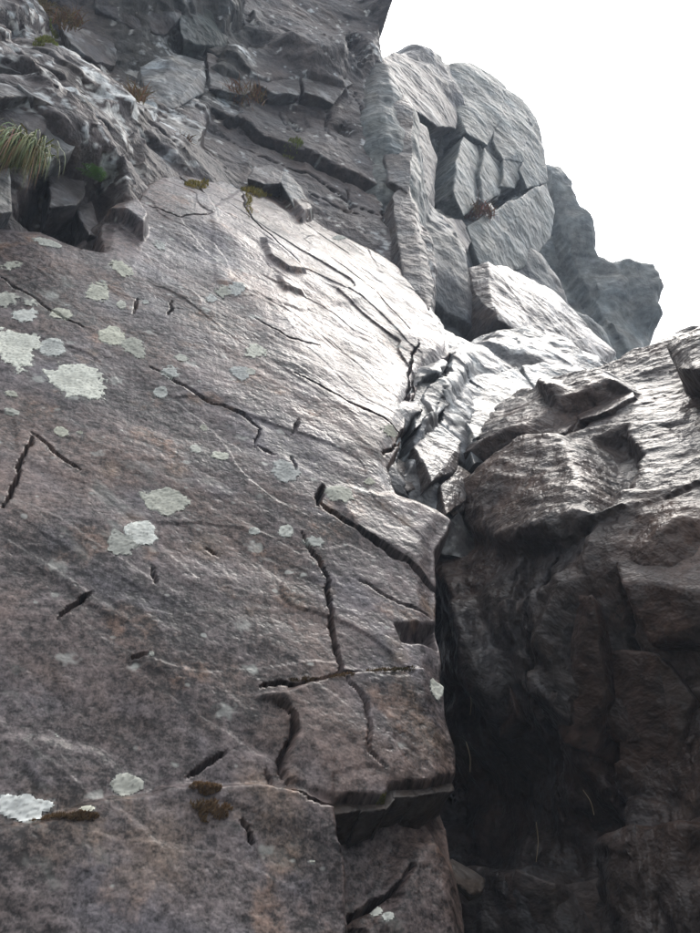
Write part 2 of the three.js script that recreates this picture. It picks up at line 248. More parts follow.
// An angular block: the hull of points in metres, cut into small faces, its edges chipped by solid noise.
function blockGeometry(points, cell, amp, freq = 1) {
  const hull = new ConvexGeometry(points).attributes.position.array, tri = [], ctr = new THREE.Vector3(); points.forEach(p => ctr.addScaledVector(p, 1 / points.length));
  let st = []; for (let i = 0; i < hull.length; i += 9) st.push([[hull[i], hull[i + 1], hull[i + 2]], [hull[i + 3], hull[i + 4], hull[i + 5]], [hull[i + 6], hull[i + 7], hull[i + 8]]]);
  // faces that lie in one plane share a projection for the texture
  const L = (a, b) => Math.hypot(a[0] - b[0], a[1] - b[1], a[2] - b[2]), mid = (a, b) => [(a[0] + b[0]) / 2, (a[1] + b[1]) / 2, (a[2] + b[2]) / 2];
  const pos = [], uv = [], put = (t, ax) => { for (const p of t) { pos.push(...p); uv.push(p[ax === 0 ? 2 : 0], p[ax === 1 ? 2 : 1]); } };
  const cut = (t, ax) => { const e = [L(t[0], t[1]), L(t[1], t[2]), L(t[2], t[0])], m = Math.max(...e); if (m < cell) return put(t, ax); const k = e.indexOf(m), a = t[k], b = t[(k + 1) % 3], c = t[(k + 2) % 3]; const q = (a[0] < b[0] || (a[0] === b[0] && a[1] < b[1])) ? mid(a, b) : mid(b, a); cut([a, q, c], ax); cut([q, b, c], ax); };
  for (const t of st) { const n = [0, 1, 2].map(i => { const j = (i + 1) % 3, k = (i + 2) % 3; return Math.abs((t[1][j] - t[0][j]) * (t[2][k] - t[0][k]) - (t[1][k] - t[0][k]) * (t[2][j] - t[0][j])); }); cut(t, n.indexOf(Math.max(...n))); }
  const N = pos.length / 3, key = new Map(), id = new Int32Array(N);
  for (let i = 0; i < N; i++) { const k = Math.round((pos[i * 3] - ctr.x) * 1e4) + 32768 + 65536 * (Math.round((pos[i * 3 + 1] - ctr.y) * 1e4) + 32768) + 4294967296 * (Math.round((pos[i * 3 + 2] - ctr.z) * 1e4) + 32768); if (!key.has(k)) key.set(k, key.size); id[i] = key.get(k); }
  const done = new Float32Array(key.size * 3), seen = new Uint8Array(key.size), f = 2.2 * freq;
  for (let i = 0; i < N; i++) { const k = id[i]; if (!seen[k]) { seen[k] = 1; const x = pos[i * 3], y = pos[i * 3 + 1], z = pos[i * 3 + 2]; const w = [fbm3(x * f, y * f, z * f, 4), fbm3(x * f + 31, y * f, z * f + 7, 4), fbm3(x * f + 3, y * f + 51, z * f, 4)]; const r = 0.25 * amp * n3(x * f * 9, y * f * 9, z * f * 9); const d = [x - ctr.x, y - ctr.y, z - ctr.z], l = Math.hypot(...d); for (let q = 0; q < 3; q++) done[k * 3 + q] = pos[i * 3 + q] + 2.2 * amp * w[q] + r * d[q] / l; } }
  const nor = new Float32Array(key.size * 3), P = new Float32Array(N * 3); for (let i = 0; i < N; i++) P.set(done.subarray(id[i] * 3, id[i] * 3 + 3), i * 3);
  const A = new THREE.Vector3(), B = new THREE.Vector3(), C = new THREE.Vector3();
  for (let i = 0; i < N; i += 3) { A.fromArray(P, i * 3); B.fromArray(P, i * 3 + 3).sub(A); C.fromArray(P, i * 3 + 6).sub(A); B.cross(C); for (let q = 0; q < 3; q++) { const k = id[i + q] * 3; nor[k] += B.x; nor[k + 1] += B.y; nor[k + 2] += B.z; } }
  const NR = new Float32Array(N * 3); for (let i = 0; i < N; i++) { A.fromArray(nor, id[i] * 3).normalize(); A.toArray(NR, i * 3); }
  const g = new THREE.BufferGeometry(); g.setAttribute('position', new THREE.BufferAttribute(P, 3)); g.setAttribute('normal', new THREE.BufferAttribute(NR, 3)); g.setAttribute('uv', new THREE.Float32BufferAttribute(uv, 2)); g.ids = id; return g;
}
function paint(g, color) { const p = g.attributes.position, c = new Float32Array(p.count * 3), o = [0, 0, 0]; const first = new Map(); for (let i = 0; i < p.count; i++) { const k = g.ids[i], f = first.get(k); if (f !== undefined) { c[i * 3] = c[f * 3]; c[i * 3 + 1] = c[f * 3 + 1]; c[i * 3 + 2] = c[f * 3 + 2]; continue; } first.set(k, i); color(o, p.getX(i), p.getY(i), p.getZ(i)); c.set(o, i * 3); } g.setAttribute('color', new THREE.BufferAttribute(c, 3)); return g; }

// ---------------------------------------------------------------- names and labels
const used = {};
function named(o, name) { const n = used[name] = (used[name] ?? -1) + 1; o.name = n ? `${name}_${String(n).padStart(3, '0')}` : name; return o; }
function tag(o, label, category, group, kind) { o.userData.label = label; if (category) o.userData.category = category; if (group) o.userData.group = group; if (kind) o.userData.kind = kind; return o; }
function place(o, name, label, category, group, kind) { named(o, name); tag(o, label, category, group, kind); scene.add(o); return o; }

// ---------------------------------------------------------------- materials
function tex(w, h, fill, srgb, rep = true) { const d = new Uint8Array(w * h * 4); fill(d); const t = new THREE.DataTexture(d, w, h, THREE.RGBAFormat); if (srgb) t.colorSpace = THREE.SRGBColorSpace; t.magFilter = THREE.LinearFilter; t.minFilter = THREE.LinearMipmapLinearFilter; t.generateMipmaps = true; if (rep) t.wrapS = t.wrapT = THREE.RepeatWrapping; t.needsUpdate = true; return t; }
const toS = x => { x = clamp(x); return 255 * (x <= 0.0031308 ? 12.92 * x : 1.055 * Math.pow(x, 1 / 2.4) - 0.055); };
// repeating grain of the rock (colour around white, so that the vertex colour sets the tone)
const T = 768;
const grain = tex(T, T, d => { for (let j = 0; j < T; j++) for (let i = 0; i < T; i++) {
  const x = i / T, y = j / T; const a = fbm(x * 8, y * 8, 5, 0.6, 8), b = fbm(x * 32 + 3, y * 32, 3, 0.7, 32), c = fbm(x * 20 + 5, y * 20, 3, 0.6, 20);
  const sp_ = n2(x * 128, y * 128, 128); let m = 0.62 + 0.5 * a + 0.4 * b + 0.3 * c; if (sp_ > 0.5) m += 0.6 * (sp_ - 0.5); if (sp_ < -0.5) m += 0.8 * (sp_ + 0.5);
  const w = 0.16 * fbm(x * 6 + 2, y * 6 + 4, 3, 0.5, 6), k = (j * T + i) * 4; d[k] = toS(m * (1 + w)); d[k + 1] = toS(m); d[k + 2] = toS(m * (1 - w)); d[k + 3] = 255; } }, true);
const relief = tex(T, T, d => { for (let j = 0; j < T; j++) for (let i = 0; i < T; i++) {
  const x = i / T, y = j / T; const a = fbm(x * 10, y * 10, 6, 0.62, 10), c = fbm(x * 24 + 5, y * 24, 4, 0.6, 24), b = 1 - Math.abs(fbm(x * 14 + 3, y * 14, 4, 0.6, 14)) * 2;
  const m = clamp(0.5 + 0.6 * a + 0.4 * c + 0.08 * (b - 0.6)), k = (j * T + i) * 4; d[k] = d[k + 1] = d[k + 2] = 255 * m; d[k + 3] = 255; } }, false);
function rockMat(rough, bump, tile, flat = false) {
  const g = grain.clone(), r = relief.clone(); g.repeat.set(1 / tile, 1 / tile); r.repeat.set(1 / tile, 1 / tile); g.needsUpdate = r.needsUpdate = true;
  return new THREE.MeshPhysicalMaterial({ vertexColors: true, map: g, bumpMap: r, bumpScale: bump, roughness: rough, ior: 1.33, flatShading: flat, side: THREE.DoubleSide });
}
const plain = (c, r = 0.9) => new THREE.MeshStandardMaterial({ vertexColors: c === null, color: c === null ? 0xffffff : new THREE.Color().setRGB(...c), roughness: r, side: THREE.DoubleSide });

// ---------------------------------------------------------------- the main slab on the left
const SN = (() => { const inc = 74 * Math.PI / 180, az = 17 * Math.PI / 180; return new THREE.Vector3(Math.sin(az) * Math.sin(inc), Math.cos(inc), Math.cos(az) * Math.sin(inc)); })();
const SP0 = at(200, 900, 1.55);
const onSlab = (x, y, f = 1) => { const r = ray(x, y); return [x, y, SP0.clone().sub(EYE).dot(SN) / r.dot(SN) * f]; };
const slab = new Face([
  onSlab(-120, 930), onSlab(-120, 600), onSlab(-100, 300), onSlab(100, 930), onSlab(100, 700), onSlab(60, 450), onSlab(30, 250, 1.0),
  onSlab(250, 930), onSlab(250, 700, 0.995), onSlab(250, 480, 1.0), onSlab(180, 330, 1.01), onSlab(130, 230, 1.02),
  onSlab(430, 900), onSlab(430, 720, 1.0), onSlab(420, 580, 1.01), onSlab(390, 460, 1.03), onSlab(300, 350, 1.035), onSlab(250, 240, 1.06),
  onSlab(400, 370, 1.11), onSlab(340, 270, 1.15), onSlab(300, 205, 1.20), onSlab(430, 340, 1.18), onSlab(410, 290, 1.25), onSlab(200, 190, 1.08),
], 5e-3);
// the foliation of the slate runs down to the right
const [f0, f1] = [slab.uv(220, 300), slab.uv(390, 410)], FA = Math.atan2(f1[1] - f0[1], f1[0] - f0[0]), fc = Math.cos(FA), fs = Math.sin(FA);
{
  const bl = slab.uv(0, 900);
  const rim = slab.poly([[0, 222], [40, 226], [62, 236], [96, 246], [104, 222], [128, 196], [146, 172], [170, 160], [205, 172], [240, 186], [272, 186], [296, 200], [330, 226], [366, 246], [398, 266], [420, 284], [446, 330], [451, 350], [432, 366], [414, 388], [409, 410], [402, 436], [390, 462], [402, 488], [420, 492], [440, 504], [452, 516], [446, 532], [435, 545], [440, 580], [444, 640], [446, 700], [457, 742], [456, 776], [468, 800], [478, 850], [486, 900], [490, 960]]);
  const outline = [[-6, bl[1] - 3], [-6, rim[0][1] + 0.1], ...rim, [rim[rim.length - 1][0] + 0.05, bl[1] - 3]];
  slab.outline = outline;
  // coarse to fine unevenness, beds along the foliation
  slab.add(null, (u, v) => {
    const a = u * fc + v * fs, b = -u * fs + v * fc;
    let h = 0.045 * fbm(u * 0.9 + 3, v * 0.9, 3) + 0.012 * fbm(u * 3.1, v * 3.1 + 8, 3);
    const wob = 0.5 * n2(u * 1.7, v * 1.7) + 0.25 * n2(u * 5, v * 5);
    h += 0.007 * fbm(a * 2.4, b * 5 + wob, 4) + 0.0010 * ridged(a * 6 + 5, b * 16 + wob * 4, 3);
    h += 0.003 * domes(a * 1.3 + wob, b * 4.4 + wob, 0.5, 0.5, 7);
    h += 0.0014 * fbm(u * 30, v * 30, 3);
    return h;
  });
  // thin flat-sided flakes
  slab.add(null, (u, v) => { const a = u * fc + v * fs, b = -u * fs + v * fc; const f = facets(a * 2.2 + 0.5 * n2(u * 3, v * 3), b * 5.2 + 0.5 * n2(u * 3 + 7, v * 3), 0.35, 0.9, 3); return 0.004 * f.h; });
  slab.add([slab.uv(200, 900)[0] - 0.2, -9, 9, 9], (u, v) => { // upper right: stepped beds
    const a = u * fc + v * fs, b = -u * fs + v * fc; const k = sstep(-0.1, 0.9, v) * sstep(-0.6, 0.2, u); if (k <= 0) return 0;
    const f = facets(a * 1.5 + 0.4 * n2(u * 2, v * 2), b * 3.4 + 0.4 * n2(u * 2 + 7, v * 2), 0.6, 0.9, 17); return 0.009 * k * f.h;
  });
  slab.raise([[327, 490], [345, 484], [380, 494], [398, 487], [440, 503], [455, 516], [440, 600], [443, 583], [400, 556], [358, 528]], 0.008, 0.012, 0.006);
  slab.raise([[420, 668], [350, 676], [300, 690], [262, 700], [280, 708], [292, 740], [282, 790], [300, 800], [380, 812], [470, 776], [460, 690]], 0.022, 0.012, 0.012);
  // the block at the foot
  slab.raise([[-400, 880], [0, 838], [28, 832], [60, 826], [100, 806], [150, 800], [160, 792], [210, 796], [250, 789], [300, 802], [328, 812], [336, 850], [346, 890], [348, 1100], [-400, 1200]], 0.03, 0.014, 0.012);
  slab.raise([[-50, 750], [40, 742], [100, 756], [120, 775], [146, 780], [150, 800], [100, 806], [60, 826], [-50, 850]], 0.007, 0.012, 0.012);
  // the hollow under the broken edge
  slab.raise([[334, 812], [340, 806], [382, 806], [388, 795], [430, 790], [456, 776], [620, 760], [620, 1100], [350, 1100], [346, 890], [337, 850]], -0.075, 0.012, 0.006);
  slab.raise([[400, 880], [420, 830], [446, 820], [470, 850], [480, 933], [480, 1000], [380, 1000], [352, 940], [370, 905]], 0.035, 0.03, 0.02);
  slab.raise([[400, 625], [440, 618], [442, 640], [404, 638]], -0.05, 0.012, 0.008);
  slab.raise([[262, 240], [276, 247], [296, 262], [306, 272], [288, 270], [268, 256]], 0.02, 0.014, 0.004);
  slab.raise([[277, 276], [300, 286], [304, 292], [284, 288]], 0.014, 0.012, 0.004);
  slab.raise([[276, 168], [300, 190], [312, 216], [300, 222], [280, 190], [262, 172]], 0.06, 0.02, 0.01);
  slab.raise([[112, 212], [136, 210], [146, 228], [142, 240], [120, 224], [104, 218]], 0.06, 0.015, 0.008);
  slab.raise([[100, 250], [96, 222], [52, 206], [50, 222], [80, 240]], -0.16, 0.02, 0.012);
  slab.raise([[210, 215], [216, 282], [300, 310], [380, 300], [300, 215], [240, 190]], 0.004, 0.012, 0.01);
  // cracks
  slab.crack([[293, 374], [312, 383], [340, 397], [372, 413], [408, 431]], 0.0052, 0.06);
  slab.crack([[318, 502], [356, 527], [400, 556], [443, 584]], 0.0055, 0.10, 0.12);
  slab.crack([[318, 505], [319, 495], [324, 484]], 0.0055, 0.07);
  slab.crack([[303, 530], [310, 545], [322, 560], [330, 580], [333, 610], [337, 645], [341, 676]], 0.0027, 0.07, 0.1);
  slab.crack([[258, 690], [280, 684], [300, 689], [330, 680], [345, 675], [375, 672], [416, 668]], 0.0044, 0.07, 0.15);
  slab.crack([[278, 708], [290, 722], [290, 742], [278, 765], [284, 790]], 0.0024, 0.04);
  slab.crack([[150, 365], [175, 380], [205, 398], [244, 414], [261, 428], [256, 446]], 0.0024, 0.03);
  slab.crack([[0, 272], [34, 292], [58, 312], [84, 326]], 0.0024, 0.03);
  slab.crack([[33, 436], [24, 456], [16, 482], [2, 512]], 0.0024, 0.05);
  slab.crack([[32, 432], [52, 450], [66, 462], [80, 471]], 0.002, 0.03);
  slab.crack([[57, 624], [72, 610], [92, 595]], 0.0024, 0.04);
  slab.crack([[186, 780], [204, 768], [226, 755]], 0.0028, 0.04);
  slab.crack([[340, 680], [362, 708], [366, 740], [364, 760], [380, 775]], 0.002, 0.02);
  slab.crack([[376, 920], [352, 908], [380, 893], [410, 872], [425, 850]], 0.0032, 0.05);
  slab.crack([[236, 828], [244, 842], [246, 856]], 0.004, 0.05);
  slab.crack([[286, 800], [310, 812], [345, 815], [372, 812]], 0.0024, 0.05);
  slab.crack([[360, 578], [400, 600], [440, 612]], 0.002, 0.012);
   
   
  slab.crack([[384, 452], [400, 440], [412, 424], [409, 396], [416, 376], [440, 366]], 0.0054, 0.08);
  slab.crack([[408, 402], [412, 380], [412, 360], [418, 340]], 0.0028, 0.05);
  slab.crack([[254, 318], [290, 340], [320, 345]], 0.002, 0.02); slab.crack([[330, 260], [372, 290], [410, 330]], 0.0024, 0.03); 
   slab.crack([[240, 190], [262, 232], [300, 262]], 0.0032, 0.04); slab.crack([[170, 165], [190, 186], [203, 196], [207, 180]], 0.004, 0.05);
  slab.crack([[296, 470], [292, 455]], 0.0024, 0.02); slab.crack([[148, 205], [180, 220], [212, 216]], 0.002, 0.02);
  for (const q of [[[153, 566], [156, 584]], [[130, 662], [146, 658]], [[206, 545], [220, 552]], [[299, 418], [292, 434]], [[258, 444], [275, 454]], [[138, 296], [134, 312]], [[173, 298], [168, 314]], [[266, 772], [270, 792]]]) slab.crack(q, 0.003, 0.02, 0.5);
  // thin beds that end in low straight scarps along the foliation
  for (let k = 0; k < 16; k++) { const c = slab.uv(20 + 410 * rnd(), 250 + 640 * rnd()), l = 0.08 + 0.22 * rnd(), w = 0.012 + 0.04 * rnd(), t = (rnd() - 0.5) * 0.3, x = Math.cos(FA + t), y = Math.sin(FA + t), L = [[-1, 0.1], [-0.5, 0.8], [0.2, 1], [0.8, 0.7], [1, -0.1], [0.5, -0.7], [-0.3, -1], [-0.8, -0.6]].map(([p, q]) => { p *= l * (0.8 + 0.4 * rnd()); q *= w * (0.7 + 0.6 * rnd()); return [c[0] + p * x - q * y, c[1] + p * y + q * x]; }); slab.raiseUV(L, (rnd() < 0.6 ? 1 : -1) * (0.0008 + 0.0014 * rnd()), 0.004, 0.006); }
  // past the rim the slab ends and drops into the gully or the ledge behind
  slab.add(null, (u, v) => { if (polyDist(u, v, outline) < -0.12) return 0; const d = polyDist(u + 0.012 * fbm(u * 6, v * 6, 4), v + 0.012 * fbm(u * 6 + 50, v * 6, 4), outline); return d < -0.06 ? 0 : -0.02 * sstep(-0.06, 0, d) - (d > 0 ? 0.9 * sstep(0, 0.10, d) : 0); });
}
const SU = [-6, slab.uv(0, 300)[0] - 0.15, slab.uv(485, 933)[0] + 0.1, 0]; // u range seen
let slabMin = 1e9, slabMax = -1e9, slabR = -1e9; for (const p of slab.outline.slice(2, -1)) { slabMax = Math.max(slabMax, p[1]); slabR = Math.max(slabR, p[0]); } for (const x of [0, 200, 450]) slabMin = Math.min(slabMin, slab.uv(x, 933)[1]);
const slabLeft = Math.min(slab.uv(0, 933)[0], slab.uv(0, 240)[0]);
console.log('slab v', slabMin, slabMax, 'u', slabLeft, slabR, 'n', slab.n.toArray().map(x => x.toFixed(2)).join());
const FINE = 0.0041;
const slabUs = Face.lines(-5, slabLeft - 0.05, slabR + 0.1, slabR + 0.25, FINE, 0.12), slabVs = Face.lines(slabMin - 2.2, slabMin - 0.05, slabMax + 0.08, slabMax + 0.2, FINE, 0.1);
// the slab's own colour: grey slate, purple-brown and blue-grey patches, rust, pale crust and fine streaks
const lichens = [ // x, y, half width, half height in the photograph, density
  [18, 346, 25, 19, 1, 12], [54, 345, 12, 9, .9], [75, 379, 29, 17, 1, 16], [27, 313, 14, 9, .45], [8, 296, 13, 9, .5], [62, 312, 12, 7, .6], [46, 241, 15, 4, .6, 15], [98, 290, 14, 11, .6], [122, 269, 14, 8, .5, 25], [111, 334, 14, 9, .8], [135, 346, 16, 9, .75, 25], [122, 303, 6, 5, .8], [146, 300, 4, 3, .8], [170, 371, 12, 7, .45], [162, 390, 7, 5, .7], [221, 454, 11, 5, .9], [197, 448, 7, 5, .8], [286, 471, 17, 10, .9, 15], [62, 431, 8, 5, .8], [80, 432, 4, 2, .7], [12, 411, 8, 4, .6], [12, 391, 8, 4, .6],
  [167, 500, 22, 13, .8], [140, 533, 17, 13, .95], [122, 545, 16, 14, .45], [256, 528, 6, 4, .6], [287, 527, 8, 6, .7], [340, 494, 18, 9, .6, 20], [240, 375, 10, 8, .5], [250, 372, 6, 4, .7], [225, 292, 9, 6, .5], [212, 298, 6, 4, .5], [255, 352, 12, 9, .45], [127, 789, 17, 13, .85], [82, 822, 9, 5, .7], [20, 815, 30, 19, 1], [56, 738, 5, 3, .6], [438, 685, 9, 11, 1], [404, 629, 4, 6, .8], [150, 658, 3, 3, .9], [375, 912, 6, 7, .95], [384, 922, 6, 6, .95], [305, 872, 4, 3, .8], [236, 291, 9, 5, .5], [390, 430, 10, 6, .5], [316, 540, 14, 6, .55], [370, 480, 6, 4, .6], [205, 425, 5, 3, .6], [181, 358, 8, 5, .5], [30, 300, 9, 5, .4], [12, 262, 12, 5, .4], [160, 245, 9, 5, .4], [340, 238, 8, 3, .5],
].map(([x, y, a, b, den, tilt = 8]) => { slab.off = x > 348 && y > 815 ? -0.06 : 0; const c = slab.uv(x, y), s = 0.98, ct = Math.cos(tilt * Math.PI / 180), st = Math.sin(tilt * Math.PI / 180); const e = slab.uv(x + a * s * ct, y + a * s * st), g = slab.uv(x + b * s * st, y - b * s * ct); slab.off = 0; return { c, e: [e[0] - c[0], e[1] - c[1]], g: [g[0] - c[0], g[1] - c[1]], den }; });
lichens.forEach((L, i) => { const det = L.e[0] * L.g[1] - L.e[1] * L.g[0]; L.inv = (u, v) => { const x = u - L.c[0], y = v - L.c[1]; return [(x * L.g[1] - y * L.g[0]) / det, (y * L.e[0] - x * L.e[1]) / det]; }; L.s = i * 3.7; L.R = Math.max(Math.hypot(...L.e), Math.hypot(...L.g));
  L.f = (u, v) => { const [p, q] = L.inv(u, v); const r = Math.hypot(p, q); return 1 - r + 0.6 * fbm(u * 12 + L.s, v * 12, 3, 0.55) + 0.14 * n2(u * 60 + L.s, v * 60) + (L.den < 0.7 ? (0.7 - L.den) * 1.6 * (n2(u * 75 + L.s, v * 75) - 0.25) : 0.08 * n2(u * 130, v * 130)); }; });
lap('a'); const TX = { u0: slabLeft - 0.15, v0: slabMin - 0.15 }; TX.s = 1 / (slabR + 0.12 - TX.u0); TX.t = 1 / (slabMax + 0.12 - TX.v0);
const Q = 1, SW = 1536 * Q, SH = 2048 * Q;
const rust = [[95, 350, 9], [385, 505, 14], [210, 545, 22], [250, 610, 10], [300, 600, 12], [150, 860, 60], [400, 655, 16], [430, 740, 30], [405, 700, 16], [405, 520, 10], [60, 830, 60], [200, 400, 10], [180, 470, 14], [110, 470, 14], [200, 345, 6], [135, 400, 7], [243, 293, 8], [280, 860, 40], [260, 800, 40], [435, 600, 14], [330, 590, 10], [395, 640, 12], [130, 520, 16]].map(([x, y, r]) => [slab.uv(x, y), Math.hypot(slab.uv(x + r, y)[0] - slab.uv(x, y)[0], 0.0)]);
const CG = 260, coarse = [[], [], [], []].map(() => new Float32Array((CG + 1) * (CG + 1)));
for (let j = 0, k = 0; j <= CG; j++) for (let i = 0; i <= CG; i++, k++) { const u = TX.u0 + i / CG / TX.s, v = TX.v0 + j / CG / TX.t, a = u * fc + v * fs, b = -u * fs + v * fc;
  coarse[0][k] = fbm(a * 1.1 + 9, b * 1.3, 4); coarse[1][k] = fbm(a * 2.1 + 31, b * 2.7, 4, 0.65); coarse[2][k] = fbm(a * 2 + 71, b * 3.1, 4, 0.65); coarse[3][k] = fbm(a * 5.3 + 11, b * 6 + 44, 4, 0.65); }
function low(q, u, v) { const x = clamp((u - TX.u0) * TX.s * CG, 0, CG - 0.001), y = clamp((v - TX.v0) * TX.t * CG, 0, CG - 0.001), i = Math.floor(x), j = Math.floor(y), k = j * (CG + 1) + i, fx = x - i, fy = y - j, c = coarse[q]; return lerp(lerp(c[k], c[k + 1], fx), lerp(c[k + CG + 1], c[k + CG + 2], fx), fy); }
function slabTone(o, u, v) {
  const a = u * fc + v * fs, b = -u * fs + v * fc, w = 0.25 * n2(u * 2.1, v * 2.1);
  const big = low(0, u, v), mid = fbm(a * 3.2, b * 5 + w, 4, 0.62), fine = fbm(u * 46, v * 46, 4, 0.85), st = fbm(a * 7, b * 40 + w * 6, 3, 0.6);
  const warm = sstep(-0.2, 0.3, low(1, u, v)), blue = sstep(0.0, 0.3, low(2, u, v)), och = sstep(0.18, 0.42, low(3, u, v) + 0.12 * fine);
  let m = 0.098 * Math.max(0.2, 1 + 0.6 * big + 1.2 * mid + 2.1 * fine + 0.45 * st + 0.25 * n2(u * 260, v * 260) + 0.5 * (h1(Math.floor(u * 800), Math.floor(v * 640), 77) - 0.5));
  let r = m * lerp(1.17, 1.32, warm) * (1 + 0.3 * och), g = m * lerp(0.975, 0.965, warm) * (1 + 0.08 * och), c = m * lerp(0.97, 0.84, warm) * (1 - 0.12 * och);
  r *= lerp(1, 0.88, blue); g *= lerp(1, 0.95, blue); c *= lerp(1, 1.04, blue);
  for (const [p, R] of rust) { const dx = u - p[0], dy = v - p[1]; if (dx * dx + dy * dy < R * R * 4) { const t = clamp(1.1 - Math.hypot(dx, dy) / R + 0.9 * fbm(u * 18, v * 18, 4, 0.65)) * 0.55; r = lerp(r, m * 1.55, t); g = lerp(g, m * 1.08, t); c = lerp(c, m * 0.74, t); } }
  // thin pale crust in flecks, along beds
  const cr = fbm(a * 9 + 40, b * 16, 3, 0.65) + 0.5 * n2(u * 1.5, v * 1.5 + 60) + 0.1 * n2(u * 90, v * 90); if (cr > 0.42) { const t = clamp((cr - 0.42) * 2.6) * 0.5; r = lerp(r, 0.26, t); g = lerp(g, 0.26, t); c = lerp(c, 0.24, t); }
  const dk = fbm(u * 16 + 12, v * 16, 3, 0.6) + 0.4 * n2(u * 2.2 + 90, v * 2.2); if (dk > 0.3) { const t = clamp((dk - 0.3) * 3.2) * 0.75; r *= 1 - 0.62 * t; g *= 1 - 0.62 * t; c *= 1 - 0.62 * t; }
  { // small pale flecks of young lichen
    const s = 13, xi = Math.floor(u * s), yi = Math.floor(v * s), den = 0.36 + 0.35 * n2(u * 1.1 + 5, v * 1.1 + 80) + (v > 0.2 ? 0.1 : 0); for (let j = -1; j <= 1; j++) for (let i = -1; i <= 1; i++) { const ci = xi + i, cj = yi + j; if (h1(ci, cj, 201) > den) continue; const dx = u * s - ci - h1(ci, cj, 202), dy = v * s - cj - h1(ci, cj, 203), R = 0.06 + 0.22 * h1(ci, cj, 204) ** 3; const f = 1 - Math.hypot(dx * 0.8, dy) / R + 0.6 * n2(u * 70, v * 70); if (f > 0) { const t = clamp(f * 2) * (0.3 + 0.5 * h1(ci, cj, 205)); r = lerp(r, 0.42, t); g = lerp(g, 0.43, t); c = lerp(c, 0.40, t); } }
  }
  for (const L of lichens) { const dx = u - L.c[0], dy = v - L.c[1]; if (dx * dx + dy * dy < L.R * L.R * 3.2) { const f = L.f(u, v) - 0.1 + 0.16 * n2(u * 220, v * 220); const t = sstep(-0.28, 0.1, f) * 0.55 * sstep(-0.4, 0.3, n2(u * 180 + 5, v * 180) + f); r = lerp(r, 0.40, t); g = lerp(g, 0.42, t); c = lerp(c, 0.40, t); } }
  o[0] = r; o[1] = g; o[2] = c;
}
const slabMap = tex(SW, SH, d => { const o = [0, 0, 0]; for (let j = 0; j < SH; j++) for (let i = 0; i < SW; i++) { slabTone(o, TX.u0 + (i + 0.5) / SW / TX.s, TX.v0 + (j + 0.5) / SH / TX.t); const k = (j * SW + i) * 4; d[k] = toS(o[0]); d[k + 1] = toS(o[1]); d[k + 2] = toS(o[2]); d[k + 3] = 255; } }, true);
slabMap.wrapS = slabMap.wrapT = THREE.MirroredRepeatWrapping;
lap('map'); const slabBump = tex(1024, SH, d => { const SW = 1024; for (let j = 0; j < SH; j++) for (let i = 0; i < SW; i++) { const u = TX.u0 + (i + 0.5) / SW / TX.s, v = TX.v0 + (j + 0.5) / SH / TX.t, a = u * fc + v * fs, b = -u * fs + v * fc;
  const m = clamp(0.5 + 0.65 * fbm(u * 46, v * 46, 4, 0.75) + 0.12 * fbm(a * 14, b * 50 + n2(u * 4, v * 4), 3, 0.6) - 0.25 * sstep(0.45, 0.7, n2(u * 70 + 4, v * 70))); const k = (j * SW + i) * 4; d[k] = d[k + 1] = d[k + 2] = 255 * m; d[k + 3] = 255; } }, false);
slabBump.wrapS = slabBump.wrapT = THREE.MirroredRepeatWrapping;
lap('bump'); const slabRough = tex(512, 512, d => { for (let j = 0; j < 512; j++) for (let i = 0; i < 512; i++) { const x = i / 512, y = j / 512, m = clamp(0.37 + 0.22 * fbm(x * 12, y * 24, 5, 0.6, 12)), k = (j * 512 + i) * 4; d[k] = d[k + 1] = d[k + 2] = 255 * m; d[k + 3] = 255; } }, false);
const slabMat = new THREE.MeshPhysicalMaterial({ map: slabMap, bumpMap: slabBump, bumpScale: 0.0026, roughness: 1, ior: 1.33, roughnessMap: slabRough, side: THREE.DoubleSide });
const slabMesh = slab.mesh('rock_slab', slabUs, slabVs, slabMat, null, (u, v) => polyDist(u, v, slab.outline) < 0.13, [TX.s, -TX.u0 * TX.s, TX.t, -TX.v0 * TX.t]);
place(slabMesh, 'rock_slab', 'broad grey brown slate slab with cracks and pale lichen rings', null, null, 'structure');
console.log('slab', slabMesh.geometry.index.count / 3);

// crusts of lichen grown on the slab: thin, crumbling at the edge
function crust(face, L, mat, parent, tone, cell = 0.003, thick = 0.002) {
  const R = L.R * 1.45, n = Math.ceil(2 * R / cell), id = new Map(), pos = [], col = [], idx = [], F = (i, j) => L.f(L.c[0] - R + i * cell, L.c[1] - R + j * cell);
  const f = new Float32Array((n + 1) * (n + 1)); for (let j = 0; j <= n; j++) for (let i = 0; i <= n; i++) f[j * (n + 1) + i] = F(i, j);
  const vert = (i, j) => { const k = j * (n + 1) + i; if (id.has(k)) return id.get(k); const u = L.c[0] - R + i * cell, v = L.c[1] - R + j * cell, e = f[k]; const p = face.pt(u, v, face.height(u, v) + (e < 0.04 ? -0.001 : thick + 0.0016 * n2(u * 160, v * 160))); pos.push(p.x, p.y, p.z); const t = tone(u, v, e); col.push(...t); id.set(k, pos.length / 3 - 1); return pos.length / 3 - 1; };
  for (let j = 0; j < n; j++) for (let i = 0; i < n; i++) { const k = j * (n + 1) + i; if (Math.min(f[k], f[k + 1], f[k + n + 1], f[k + n + 2]) > 0) { const a = vert(i, j), b = vert(i + 1, j), c = vert(i, j + 1), d = vert(i + 1, j + 1); idx.push(a, b, d, a, d, c); } }
  if (!idx.length) return; const g = new THREE.BufferGeometry(); g.setAttribute('position', new THREE.Float32BufferAttribute(pos, 3)); g.setAttribute('color', new THREE.Float32BufferAttribute(col, 3)); g.setIndex(idx); g.computeVertexNormals();
  const m = new THREE.Mesh(g, mat); m.name = 'lichen_patch'; m.castShadow = m.receiveShadow = true; parent.add(m); return m;
}
